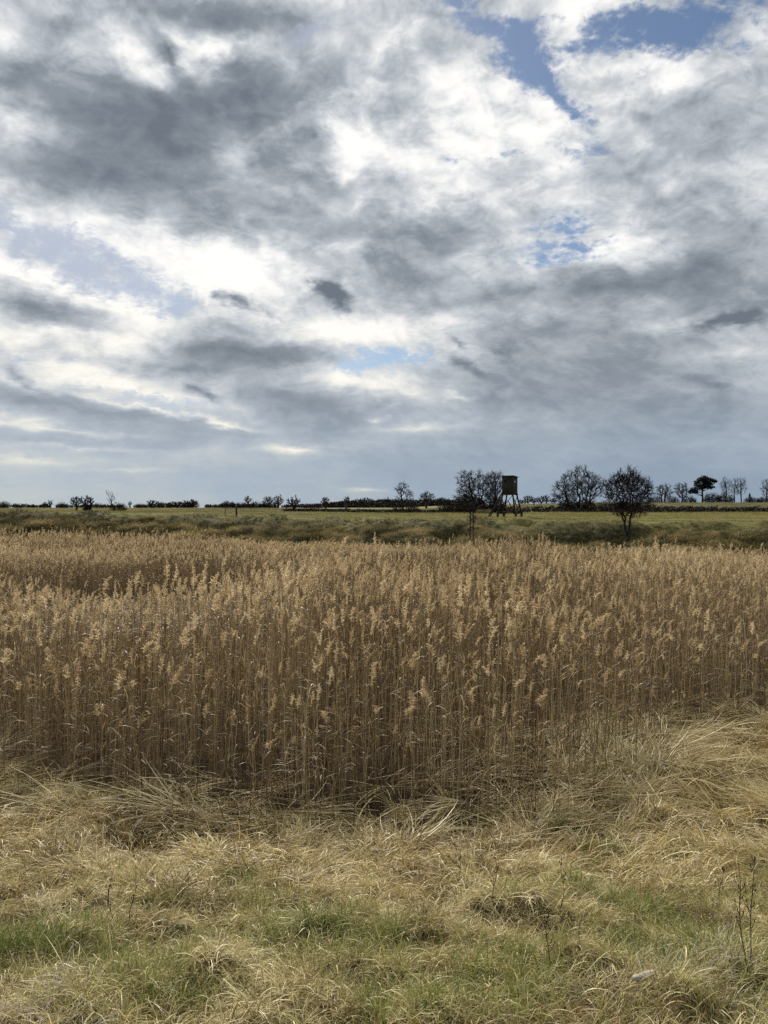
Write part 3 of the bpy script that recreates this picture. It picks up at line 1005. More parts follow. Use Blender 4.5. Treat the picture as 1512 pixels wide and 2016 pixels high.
# ------------------------------------------------------------------ bare trees
def grow(seed, height, width, stems=1, fork=.18, levels=4, kids=(5, 6, 6, 5), spread=.75, up=.18, wob=.22, lratio=.62, r0=.03, lean=0.0, droop=0.0, rmin=.006):
    """branch paths of a bare tree, fitted to the given height and width"""
    rnd = np.random.default_rng(seed)
    paths = []

    def branch(p, d, L, r, lev):
        n = 6 if lev == 0 else (5 if lev < 3 else 3)
        P = [p]
        d = d / np.linalg.norm(d)
        dd = d
        for i in range(n):
            dd = dd + rnd.normal(0, wob, 3) + np.array([0, 0, up - droop * lev])
            dd /= np.linalg.norm(dd)
            P.append(P[-1] + dd * L / n)
        P = np.array(P)
        tp = np.linspace(1, .45 if lev < 2 else .3, n + 1)
        paths.append((lev, P, np.maximum(r * tp, rmin * .6)))
        if lev >= levels:
            return
        nk = kids[min(lev, len(kids) - 1)]
        t0 = fork if lev == 0 else .22
        for j in range(nk):
            t = t0 + (1 - t0) * (j + rnd.uniform(.2, 1)) / nk
            t = min(t, .99)
            q = np.array([np.interp(t, np.linspace(0, 1, n + 1), P[:, c]) for c in range(3)])
            ax = P[min(int(t * n) + 1, n)] - P[min(int(t * n), n - 1)]
            ax /= np.linalg.norm(ax)
            rv = rnd.normal(0, 1, 3)
            rv -= ax * (rv @ ax)
            rv /= np.linalg.norm(rv)
            an = spread * rnd.uniform(.55, 1.25)
            nd = ax * math.cos(an) + rv * math.sin(an)
            branch(q, nd, L * lratio * rnd.uniform(.65, 1.15) * (1.15 - .35 * t), r * (1 - .5 * t) * .58, lev + 1)

    for s_ in range(stems):
        a = 6.28 * s_ / stems + rnd.uniform(0, 1)
        k_ = 0 if stems == 1 else rnd.uniform(.2, .75)
        branch(np.array([.03 * math.cos(a) * stems, .03 * math.sin(a) * stems, -.04]), np.array([k_ * math.cos(a) + lean, k_ * math.sin(a), 1.0]), 1.0, r0, 0)
    A = np.concatenate([P for _, P, _ in paths])
    top = np.quantile(A[:, 2], .995)
    cx = (np.quantile(A[:, 0], .01) + np.quantile(A[:, 0], .99)) / 2 if lean == 0 else 0
    wx = np.quantile(A[:, 0], .99) - np.quantile(A[:, 0], .01)
    sx, sz = width / wx, height / top
    res = []
    for lev, P, r in paths:
        Q = P.copy()
        f = np.clip(Q[:, 2] / top, 0, 1)
        Q[:, 0] = (Q[:, 0] - cx * f) * sx
        Q[:, 1] = Q[:, 1] * sx
        Q[:, 2] *= sz
        res.append((lev, Q, np.maximum(r * sz, rmin * (1 if lev < levels else .8))))
    return res


def colonize(seed, H, W, n=400, env=None, roots=((0, 0, 0),), trunk=.25, twl=.08, ntw=2, rt=.006, pw=2.2, kill=.05, wob=.25):
    """branches that grow towards points spread through the crown's outline, forking as they fill it"""
    rt = rt * (2.3 if n > 300 else 1.9)
    rnd = np.random.default_rng(seed)
    env = env or ((0, 0, .60, .5, .5, .40),)
    A = []
    vol = np.array([e[3] * e[4] * e[5] for e in env])
    for e_, v_ in zip(env, vol / vol.sum()):
        m = max(8, int(n * v_))
        q = rnd.normal(0, 1, (m, 3))
        q /= np.linalg.norm(q, axis=1)[:, None]
        ph = rnd.uniform(0, 6.28, 4)
        lump = 1 + .20 * np.sin(q[:, 0] * 5 + ph[0]) * np.sin(q[:, 2] * 4 + ph[1]) + .16 * np.sin(q[:, 1] * 7 + q[:, 2] * 6 + ph[2])
        q *= (np.clip(lump, .6, 1.12) * rnd.random(m) ** .36)[:, None]
        A.append(np.array([e_[0] * W, e_[1] * W, e_[2] * H]) + q * np.array([e_[3] * W, e_[4] * W, e_[5] * H]))
    A = np.concatenate(A)
    A = A[A[:, 2] > .04 * H]
    st = .045 * H
    nodes, par = [], []
    for r_ in roots:
        p = np.array([r_[0] * W, r_[1] * W, -.05])
        tgt = np.array([A[:, 0].mean() + r_[0] * W * 1.5 + rnd.normal(0, .05) * W, r_[1] * W * 1.5, trunk * H + st])
        prev = -1
        k_ = max(2, int(np.linalg.norm(tgt - p) / st))
        for i in range(k_ + 1):
            nodes.append(p + (tgt - p) * i / k_ + rnd.normal(0, .10 * st, 3) * (i > 0))
            par.append(prev)
            prev = len(nodes) - 1
    N = np.array(nodes)
    par = list(par)
    best = np.full(len(A), 1e9)
    bi = np.zeros(len(A), int)
    alive = np.ones(len(A), bool)
    new = np.arange(len(N))
    for it in range(90):
        d = np.linalg.norm(A[:, None, :] - N[new][None, :, :], axis=2)
        j = d.argmin(1)
        dm = d[np.arange(len(A)), j]
        up = dm < best
        best[up] = dm[up]
        bi[up] = new[j[up]]
        alive &= best > kill * H
        if not alive.any():
            break
        dirs = {}
        for i in np.nonzero(alive)[0]:
            v_ = A[i] - N[bi[i]]
            v_ = v_ / (np.linalg.norm(v_) + 1e-9)
            q = dirs.get(bi[i])
            dirs[bi[i]] = v_ if q is None else q + v_
        add = []
        for b_, v_ in dirs.items():
            v_ = v_ / (np.linalg.norm(v_) + 1e-9) + rnd.normal(0, wob, 3)
            v_ /= np.linalg.norm(v_)
            add.append(N[b_] + v_ * st)
            par.append(int(b_))
        new = np.arange(len(N), len(N) + len(add))
        N = np.concatenate([N, np.array(add)])
        if len(N) > 9 * n + 200:
            break
    M = len(N)
    kids = [[] for _ in range(M)]
    for i, p in enumerate(par):
        if p >= 0:
            kids[p].append(i)
    leaf = np.zeros(M)
    for i in range(M - 1, -1, -1):
        if not kids[i]:
            leaf[i] = 1
        if par[i] >= 0:
            leaf[par[i]] += leaf[i]
    rad = rt * leaf ** (1 / pw)
    paths = []
    starts = [(i, None) for i in range(M) if par[i] < 0]
    while starts:
        i, p = starts.pop()
        idx = [] if p is None else [p]
        while True:
            idx.append(i)
            if not kids[i]:
                break
            ks = sorted(kids[i], key=lambda q: -leaf[q])
            for q in ks[1:]:
                starts.append((q, i))
            i = ks[0]
        if len(idx) >= 2:
            r_ = rad[idx].copy()
            if p is not None:
                r_[0] = min(r_[0], r_[1] * 1.15)
            P = N[idx]
            paths.append((0 if rad[idx[len(idx) // 2 if p is None else 1]] > rt * 3.2 else 3, P, r_))
    L = twl * H
    ends = np.nonzero(leaf <= 3)[0]
    cx = A.mean(0)
    for i in ends:
        for _ in range(ntw):
            d = rnd.normal(0, .8, 3) + (N[i] - cx) / (.5 * W) * .7 + np.array([0, 0, .35])
            d /= np.linalg.norm(d)
            l_ = L * rnd.uniform(.45, 1.25)
            P = np.array([N[i], N[i] + d * l_ * .5 + rnd.normal(0, .10 * l_, 3), N[i] + d * l_ + np.array([0, 0, .12 * l_])])
            paths.append((3, P, np.array([rt, rt * .85, rt * .6])))
    return paths


def tree(name, px, dist, height, width, label, cat='tree', group=None, bark=M_BARK, twig=M_TWIG, split=1, sink=.05, **kw):
    x, y, z = at(px, dist)
    if height > 500:                 # given as the row its top reaches
        height = CAM_Z + (HOR - height) / F * dist - z + sink
    paths = (grow if 'levels' in kw else colonize)(int(px * 7 + dist), height, width, **kw)
    lo = [(P, r) for lev, P, r in paths if lev <= split]
    hi = [(P, r) for lev, P, r in paths if lev > split]
    if not lo or not hi:
        both = sorted(lo + hi, key=lambda q: -q[1].max())
        lo, hi = both[:3], both[3:]
    root = bpy.data.objects.new(name, None)
    COL.objects.link(root)
    root.location = (x, y, z - sink)
    v, f = tubes(lo, 5)
    link('trunk', make_mesh('trunk', v, f, bark, smooth=True), root)
    v, f = tubes(hi, 3)
    link('crown', make_mesh('crown', v, f, twig), root)
    tag(root, label, cat, group)
    return root


def bush_mesh(seed, h, w, n=40, tw=6, rmin=.01, depth=.7, leafy=0):
    """dense thicket of stems and twigs, with withered leaf scraps"""
    rnd = np.random.default_rng(seed)
    paths = []
    for i in range(n):
        a = rnd.uniform(0, 6.28)
        q = math.sqrt(rnd.random())
        bx, by = q * w * .42 * math.cos(a), q * w * .42 * depth * math.sin(a)
        hh = h * (1 - .55 * q * q) * rnd.uniform(.65, 1.02)
        out = rnd.normal(0, .16, 2) + np.array([bx, by]) / w * .5
        P = np.array([[bx, by, -.05], [bx + out[0] * hh * .3, by + out[1] * hh * .3, hh * .5], [bx + out[0] * hh * .75, by + out[1] * hh * .75, hh]])
        paths.append((P, np.array([rmin * 1.6, rmin * 1.2, rmin * .7])))
        for j in range(tw):
            t = rnd.uniform(.05, 1)
            b = P[0] * (1 - t) + P[2] * t
            d = rnd.normal(0, 1, 3)
            d[2] = abs(d[2]) * .8 + .1
            d /= np.linalg.norm(d)
            L = h * rnd.uniform(.15, .34)
            paths.append((np.array([b, b + d * L * .5 + rnd.normal(0, .04 * h, 3), b + d * L + np.array([0, 0, .03 * h])]), np.array([rmin, rmin * .8, rmin * .5])))
    v, f = tubes(paths, 3)
    if leafy:
        m = leafy
        a = rnd.uniform(0, 6.28, m)
        q = np.sqrt(rnd.random(m))
        zz = rnd.random(m) ** .8 * h * (1 - .5 * q * q) * .92
        c = np.stack([q * w * .5 * np.cos(a), q * w * .5 * depth * np.sin(a), zz], -1)
        sz = rnd.uniform(.5, 1.2, m)[:, None, None] * .045 * h
        tri = rnd.normal(0, 1, (m, 4, 3)) * sz
        vv = (c[:, None, :] + tri).reshape(-1, 3)
        ff = (np.arange(m)[:, None] * 4 + np.arange(4)[None, :])
        f = np.concatenate([f, ff + len(v)])
        v = np.concatenate([v, vv])
    return v, f


def bush(px, dist, h, w, label, group=None, name='bush', cat='bush', mat=M_TWIG, sink=.05, **kw):
    x, y, z = at(px, dist)
    if h > 500:
        h = CAM_Z + (HOR - h) / F * dist - z + sink
    v, f = bush_mesh(int(px * 13 + dist), h, w, **kw)
    o = link(name, make_mesh(name, v, f, mat), None, (x, y, z - sink))
    return tag(o, label, cat, group)


def px_m(p, d):
    return p / F * d


# --- beside and behind the raised hide
tree('bare_tree', 938, 117, 925, 7.0, 'broad bare tree rising just left of the hunting stand', n=620, env=((-.12, 0, .66, .33, .33, .33), (.2, 0, .55, .28, .28, .36), (-.3, 0, .42, .2, .25, .22)), trunk=.2, roots=((-.05, 0, 0), (.08, 0, 0)), rt=.0084, ntw=5, kill=.043, pw=1.95)
tree('bare_tree', 978, 119, 929, 3.6, 'bare upright tree whose crown touches the cabin of the hunting stand', n=380, env=((0, 0, .72, .44, .44, .27), (-.1, 0, .42, .4, .4, .22)), trunk=.3, rt=.0084, ntw=5, kill=.043, pw=1.95)
bush(925, 115, 968, 5.0, 'wide dark thicket under the broad bare tree beside the hunting stand', n=130, tw=10, rmin=.014, leafy=900)
bush(972, 115, 972, 3.6, 'dark thicket directly behind the ladder of the hunting stand', n=70, tw=8, rmin=.014, leafy=350)
bush(882, 121, 983, 3.4, 'low dark bush left of the broad bare tree by the hunting stand', n=60, tw=8, rmin=.014, leafy=300)
tree('bare_tree', 1139, 125, 920, 8.8, 'widest bare tree with fan of limbs right of the hunting stand', n=760, env=((.06, 0, .55, .43, .4, .44), (-.28, 0, .36, .24, .3, .30)), pw=1.85, trunk=.1, roots=((.08, 0, 0), (.16, .02, 0), (0, 0, 0), (-.12, 0, 0)), rt=.0084, ntw=5, kill=.042)
bush(1120, 123, 979, 3.6, 'dark bush under the left half of the widest bare tree', n=60, tw=8, rmin=.014, leafy=400)
bush(1155, 123, 978, 3.2, 'dark bush under the right half of the widest bare tree', n=50, tw=8, rmin=.014, leafy=350)
bush(1193, 126, 984, 3.8, 'dark bush between the widest bare tree and the round hawthorn', n=60, tw=8, rmin=.014, leafy=300)
bush(1268, 125, 982, 4.4, 'dark bush seen through the right side of the round hawthorn', n=60, tw=8, rmin=.014, leafy=300)
bush(1228, 126, 983, 3.6, 'dark bush directly behind the round hawthorn', n=60, tw=8, rmin=.014, leafy=300)
tree('hawthorn_tree', 1237, 51.0, 926, 3.25, 'round dense bare hawthorn standing on the near edge of the bank', n=900, env=((0, 0, .70, .47, .47, .29), (0, 0, .46, .34, .34, .12)), trunk=.24, roots=((-.02, 0, 0), (.035, 0, 0), (0, .03, 0)), rt=.0052, ntw=8, twl=.075, kill=.042, pw=2.6)
# dead shrub on the bank, two leaning stems
tree('dead_shrub', 926, 53, 986, 1.35, 'dead two stemmed shrub with tangled top on the bank before the meadow', 'shrub', n=240, env=((-.05, 0, .86, .5, .4, .12), (.12, 0, .62, .22, .22, .1)), trunk=.6, roots=((0, 0, 0), (.16, 0, 0)), rt=.0050, ntw=4, kill=.04, wob=.45, pw=2.4)
tree('bare_tree', 796, 123, 948, 3.3, 'crooked bare tree standing alone on the meadow left of the stand', n=260, env=((-.1, 0, .76, .34, .34, .22), (.28, 0, .52, .22, .25, .2), (-.3, 0, .45, .16, .2, .16)), trunk=.22, rt=.012, ntw=2, kill=.05, wob=.5)
bush(812, 122, 987, 2.2, 'dark bush at the right foot of the crooked lone tree', n=40, tw=7, rmin=.013, leafy=200)
bush(783, 122, 990, 1.6, 'small dark bush at the left foot of the crooked lone tree', n=30, tw=7, rmin=.013, leafy=120)
tree('bare_tree', 840, 165, 967, 3.6, 'small fan shaped bare tree between the lone tree and the stand', n=220, env=((0, 0, .68, .5, .45, .32),), trunk=.12, rt=.016, ntw=2)
tree('dead_tree', 578, 121, 974, 2.4, 'dead spreading tree with gnarled bare limbs left of the middle', n=110, env=((0, 0, .62, .5, .4, .36),), trunk=.15, rt=.020, ntw=1, wob=.6, kill=.07)
# --- far left
tree('bare_tree', 150, 112, 977, 1.9, 'bare bushy tree on a thin trunk left of the many limbed shrub', n=160, env=((0, 0, .70, .5, .5, .30),), trunk=.32, rt=.012)
tree('bare_shrub', 172, 105, 976, 2.1, 'many limbed bare shrub with a dark bushy foot at far left', 'shrub', n=150, env=((0, 0, .62, .5, .4, .38),), trunk=.08, roots=((-.1, 0, 0), (.1, 0, 0), (0, 0, 0)), rt=.015, wob=.4)
bush(172, 104.5, 990, 1.2, 'dark bush at the foot of the many limbed bare shrub', n=40, tw=7, rmin=.012, leafy=160)
tree('leaning_dead_tree', 227, 106, 965, 1.5, 'thin leaning dead tree poking above a bush at far left', stems=1, r0=.045, spread=.9, fork=.3, levels=2, kids=(6, 5), rmin=.012, wob=.34, lean=-.25)
bush(233, 105, 987, 2.6, 'dark bush at the foot of the thin leaning dead tree', n=50, tw=7, rmin=.013, leafy=220)
bush(8, 170, 985, 2.8, 'rounded dark bush on the horizon at the left edge of the field', n=60, tw=7, rmin=.02, leafy=250)
bush(37, 190, 990, 1.9, 'low bush just right of the rounded bush at the left edge', n=30, tw=6, rmin=.02, leafy=100)
tree('bare_tree', 87, 160, 988, 1.1, 'tiny bare tree on the horizon, left of a pair', n=60, rt=.02)
tree('bare_tree', 99, 160, 985, 1.3, 'tiny bare tree on the horizon, right and taller of a pair', n=70, rt=.02)
bush(123, 150, 987, 2.9, 'flat topped dark bush left of the bushy tree on a thin trunk', n=60, tw=7, rmin=.017, leafy=240)
bush(193, 180, 988, 1.9, 'small grey bush right of the many limbed shrub', n=30, tw=7, rmin=.02, leafy=60, mat=M_TWIG2)
bush(204, 180, 991, 1.6, 'smallest bush left of the thin leaning dead tree', n=24, tw=7, rmin=.02, leafy=60, mat=M_TWIG2)
tree('bare_tree', 256, 180, 987, 1.0, 'thin little bare tree right of the leaning dead tree', n=60, rt=.02, bark=M_BARK2, twig=M_TWIG2)
for j, (px, h, w_, lb) in enumerate((
        (277, 990, 4.2, 'dense dark bush at the left end of the hedgerow'),
        (301, 984, 3.8, 'tallest tree at the left of the hedgerow on the skyline'),
        (319, 988, 3.0, 'low rounded tree in the hedgerow beside its tallest left tree'),
        (336, 987, 3.0, 'rounded tree in the middle of the hedgerow'),
        (352, 986, 2.8, 'rounded tree right of the middle of the hedgerow'),
        (366, 985, 2.8, 'taller tree beside the right end of the hedgerow'),
        (380, 982, 3.0, 'bare topped tree at the right end of the hedgerow'))):
    if j == 0:
        bush(px, 205, h, w_, lb, 'hedgerow trees left of the middle', n=70, tw=7, rmin=.022, leafy=300)
    else:
        tree('hedge_tree', px, 205, h, w_, lb, 'tree', 'hedgerow trees left of the middle', n=170, trunk=.1, rt=.02)
        bush(px + 2, 204, h + 4, w_ * 1.1, 'dense undergrowth under the ' + lb, 'hedgerow undergrowth left of the middle', n=40, tw=6, rmin=.022, leafy=140)
for px, h, w_, lb in ((410, 993, 2.4, 'faint far bush between the two hedgerows, leftmost'), (424, 991, 2.2, 'faint far bush between the two hedgerows, rightmost')):
    bush(px, 320, h, w_ * 1.5, lb, 'faint far bushes between the hedgerows', n=30, tw=6, rmin=.03, leafy=60, mat=M_TWIG2)
bush(449, 190, 985, 4.8, 'domed dark thicket at the left end of the second hedgerow', n=110, tw=8, rmin=.02, leafy=500)
for px, h, w_, lb in ((478, 987, 4.0, 'left bush in the second hedgerow'), (502, 986, 3.6, 'bush in the middle of the second hedgerow'), (520, 988, 3.0, 'low bush left of the two round trees in the second hedgerow'),
                      (538, 988, 3.0, 'low bush between the two round trees in the second hedgerow')):
    bush(px, 190, h, w_, lb, 'bushes of the second hedgerow', n=70, tw=8, rmin=.02, leafy=300)
tree('bare_tree', 488, 188, 976, 2.1, 'thin spiky bare tree above the second hedgerow', n=60, env=((0, 0, .7, .5, .4, .3), ), rt=.02, wob=.4)
tree('hedge_tree', 528, 188, 976, 2.9, 'left of two round bare trees at the end of the second hedgerow', n=200, rt=.017)
tree('hedge_tree', 548, 188, 975, 2.7, 'right of two round bare trees at the end of the second hedgerow', n=200, rt=.017)
for px, h, w_, lb in ((600, 992, 2.2, 'low bush right of the dead spreading tree'), (616, 991, 2.4, 'second low bush right of the dead spreading tree'), (630, 992, 1.8, 'low bush at the left foot of the small round tree')):
    bush(px, 190, h, w_, lb, 'low bushes before the far wood', n=30, tw=6, rmin=.02, leafy=100)
tree('bare_tree', 640, 188, 978, 2.3, 'small round bare tree before the far wood', n=180, rt=.017)
tree('dead_tree', 683, 186, 976, 1.7, 'slim dead tree poking above the far wood', n=70, rt=.02, wob=.5, env=((0, 0, .72, .5, .4, .28),))
# --- between stand and widest tree, far away
for px, h, w_, lb in ((1028, 983, 4, 'small far tree right of the stand legs'), (1040, 974, 4.6, 'taller far tree right of the hunting stand'), (1051, 979, 4.2, 'far tree between two taller far trees by the stand'),
                      (1064, 976, 4.4, 'far tree left of the spindly far tree'), (1076, 974, 3.8, 'spindly far tree close to the widest bare tree'), (1089, 980, 3.4, 'far tree half behind the widest bare tree')):
    tree('far_tree', px, 300, h, w_ * .95, lb, 'tree', 'far trees between the stand and the widest tree', n=150, rt=.024, bark=M_BARK2, twig=M_TWIG2)
# --- right, on the second dike
SKY = dict(bark=M_BARK2, twig=M_TWIG2)
tree('bare_tree', 1307, 172, 952, 4.0, 'oval bare tree right of the hawthorn on the second dike', n=330, env=((0, 0, .58, .48, .45, .42),), trunk=.12, roots=((-.05, 0, 0), (.06, 0, 0)), rt=.013, **SKY)
tree('bare_tree', 1342, 172, 949, 3.6, 'taller oval bare tree left of the dark pine', n=330, env=((0, 0, .66, .48, .45, .34), (.1, 0, .35, .3, .3, .2)), trunk=.2, rt=.013, **SKY)
bush(1290, 168, 973, 3.6, 'bush at the foot of the oval tree nearest the hawthorn', n=50, tw=8, rmin=.018, leafy=220)
bush(1325, 168, 975, 3.6, 'bush between the two oval bare trees', n=50, tw=8, rmin=.018, leafy=120, mat=M_TWIG2)
bush(1358, 168, 974, 3.0, 'bush at the left foot of the dark pine', n=50, tw=8, rmin=.018, leafy=160)
bush(1402, 168, 968, 4.0, 'bush at the right foot of the dark pine', n=60, tw=8, rmin=.018, leafy=300)
bush(1428, 168, 968, 4.2, 'dark bush under the slim bare trees right of the pine', n=60, tw=8, rmin=.018, leafy=330)
bush(1478, 168, 977, 3.6, 'low dark bush beside the tiny spruce at far right', n=50, tw=8, rmin=.018, leafy=260)
bush(1502, 168, 976, 3.2, 'low dark bush at the right edge under the edge tree', n=50, tw=8, rmin=.018, leafy=260)
tree('bare_tree', 1428, 176, 940, 2.5, 'slim bare tree nearest to the dark pine on its right', n=240, env=((0, 0, .66, .46, .45, .34),), trunk=.3, rt=.012, twl=.1, **SKY)
tree('bare_tree', 1446, 176, 942, 1.9, 'narrowest of the slim bare trees right of the pine', n=180, env=((0, 0, .66, .46, .45, .34),), trunk=.3, rt=.012, twl=.1, **SKY)
tree('bare_tree', 1459, 176, 940, 2.7, 'slim bare tree farthest right of the pine group', n=240, env=((0, 0, .66, .46, .45, .34),), trunk=.3, rt=.012, twl=.1, **SKY)
tree('bare_tree', 1510, 176, 944, 3.0, 'bare tree cut by the right edge of the photograph', n=260, env=((0, 0, .64, .46, .45, .36),), trunk=.2, rt=.012, twl=.1, **SKY)


def needles(cl, n, rnd, mat_size):
    V, Fc = [], []
    off = 0
    for cx, cy, cz, rx, rz in cl:
        m = int(n)
        q = rnd.normal(0, 1, (m, 3))
        q /= np.linalg.norm(q, axis=1)[:, None]
        q *= rnd.random(m)[:, None] ** .45
        c = np.array([cx, cy, cz]) + q * np.array([rx, rx, rz])
        tri = rnd.normal(0, 1, (m, 4, 3)) * mat_size * rnd.uniform(.5, 1.3, m)[:, None, None]
        V.append((c[:, None, :] + tri).reshape(-1, 3))
        Fc.append(np.arange(m)[:, None] * 4 + np.arange(4)[None, :] + off)
        off += m * 4
    return np.concatenate(V), np.concatenate(Fc)


def pine():
    x, y, z = at(1383, 170)
    root = bpy.data.objects.new('pine_tree', None)
    COL.objects.link(root)
    root.location = (x, y, z - .1)
    root.scale = (1, 1, (CAM_Z + (HOR - 936) / F * 170 - z) / 5.9)
    rnd = np.random.default_rng(77)
    cl = [(-2.5, 0, 2.5, .75, .4), (-1.9, .3, 3.1, .85, .5), (-1.35, -.4, 3.9, .9, .55), (-.9, .2, 4.7, .9, .5), (-.2, 0, 5.2, .95, .5), (.6, .3, 5.5, .8, .42), (1.2, -.2, 5.1, 1.0, .45),
          (2.1, 0, 4.9, .9, .38), (2.75, .2, 4.75, .6, .25), (1.6, .2, 4.2, .9, .5), (.7, -.5, 4.3, .9, .55), (0, .4, 3.9, .9, .5), (-.6, -.3, 3.3, .8, .45), (.9, .4, 3.5, .8, .4), (1.9, -.2, 3.5, .7, .35), (.3, -.2, 4.8, .9, .5), (-1.6, 0, 2.6, .6, .35)]
    tr = [(np.array([[0, 0, -.1], [.05, 0, 1.2], [-.05, 0, 2.4], [.15, 0, 3.6], [.2, 0, 5.0]]), np.array([.26, .22, .19, .14, .05]))]
    for cx, cy, cz, _, _ in cl:
        b = np.array([.05, 0, min(max(cz - .9, 1.6), 4.2)])
        e_ = np.array([cx, cy, cz])
        tr.append((np.array([b, (b + e_) / 2 + np.array([0, 0, -.12]), e_]), np.array([.08, .06, .03])))
    v, f = tubes(tr, 5)
    link('trunk', make_mesh('trunk', v, f, M_BARK), root)
    v, f = needles(cl, 150, rnd, .13)
    link('crown', make_mesh('crown', v, f, M_NEEDLE), root)
    tag(root, 'dark evergreen pine with a flat layered crown at the right', 'pine')
    x, y, z = at(1476, 171)
    root = bpy.data.objects.new('spruce_tree', None)
    COL.objects.link(root)
    root.location = (x, y, z - .1)
    v, f = tubes([(np.array([[0, 0, 0], [0, 0, 1], [0, 0, 2.3]]), np.array([.08, .06, .02]))], 5)
    link('trunk', make_mesh('trunk', v, f, M_BARK), root)
    v, f = needles([(0, 0, .4 + .25 * i, .75 - .09 * i, .2) for i in range(8)], 60, rnd, .07)
    link('crown', make_mesh('crown', v, f, M_NEEDLE), root)
    tag(root, 'tiny dark pointed spruce on the second dike at far right', 'spruce')


pine()

# far wood along the skyline: a single dark mass
rnd = np.random.default_rng(91)
V, Fc, off = [], [], 0
for i in range(560):
    px = rnd.uniform(585, 905) if i < 330 else rnd.uniform(-500, 2000)
    d = rnd.uniform(420, 520)
    x = (px - 756) / F * d
    h = (5.2 if i < 330 else 2.2) * rnd.uniform(.7, 1.05)
    if i < 330:
        h *= .35 + .65 * float(sst(600, 720, px))
    m = 70
    q = rnd.normal(0, 1, (m, 3))
    q /= np.linalg.norm(q, axis=1)[:, None]
    c = np.array([x, d, 3.9 + h * .5]) + q * np.array([2.6, 2.6, h * .55]) * rnd.random(m)[:, None] ** .3
    tri = rnd.normal(0, .42, (m, 4, 3))
    V.append((c[:, None, :] + tri).reshape(-1, 3))
    Fc.append(np.arange(m)[:, None] * 4 + np.arange(4)[None, :] + off)
    off += m * 4
tag(link('far_wood', make_mesh('far_wood', np.concatenate(V), np.concatenate(Fc), M_FAR)), 'long dark wood along the horizon', None, None, 'stuff')
# rank growth along the foot of the trees across the meadow
rnd = np.random.default_rng(92)
V, Fc, off = [], [], 0
for i in range(900):
    px = rnd.uniform(560, 1540)
    d = rnd.uniform(117, 126)
    x = (px - 756) / F * d
    h = .75 * rnd.uniform(.4, 1.1) * (.45 + .55 * float(sst(850, 920, px))) 
    z = float(ground(x, d))
    m = 14
    c = np.array([x, d, z]) + rnd.random((m, 3)) * np.array([1.3, .8, h]) - np.array([.6, .4, 0])
    tri = rnd.normal(0, .11, (m, 4, 3))
    V.append((c[:, None, :] + tri).reshape(-1, 3))
    Fc.append(np.arange(m)[:, None] * 4 + np.arange(4)[None, :] + off)
    off += m * 4
tag(link('undergrowth', make_mesh('undergrowth', np.concatenate(V), np.concatenate(Fc), M_TWIG)), 'dark rank undergrowth along the foot of the trees beyond the meadow', None, None, 'stuff')


# ------------------------------------------------------------------ hunting stand
def beam_mesh(name, a, b, w, h, mat, roll=0.0):
    """squared timber from a to b with slightly eased edges"""
    a, b = np.array(a, float), np.array(b, float)
    d = b - a
    L = np.linalg.norm(d)
    d /= L
    ref = np.array([0, 0, 1.]) if abs(d[2]) < .9 else np.array([math.cos(roll), math.sin(roll), 0])
    s = np.cross(d, ref)
    s /= np.linalg.norm(s)
    t = np.cross(s, d)
    c = .18
    prof = [(-1, -1 + c), (-1 + c, -1), (1 - c, -1), (1, -1 + c), (1, 1 - c), (1 - c, 1), (-1 + c, 1), (-1, 1 - c)]
    V = [a + s * (px * w / 2) + t * (py * h / 2) for px, py in prof] + [b + s * (px * w / 2) + t * (py * h / 2) for px, py in prof]
    fs = [np.array([[i, (i + 1) % 8, (i + 1) % 8 + 8, i + 8] for i in range(8)])]
    caps = np.array([list(range(7, -1, -1)), list(range(8, 16))])
    return make_mesh(name, np.array(V), fs + [caps], mat)


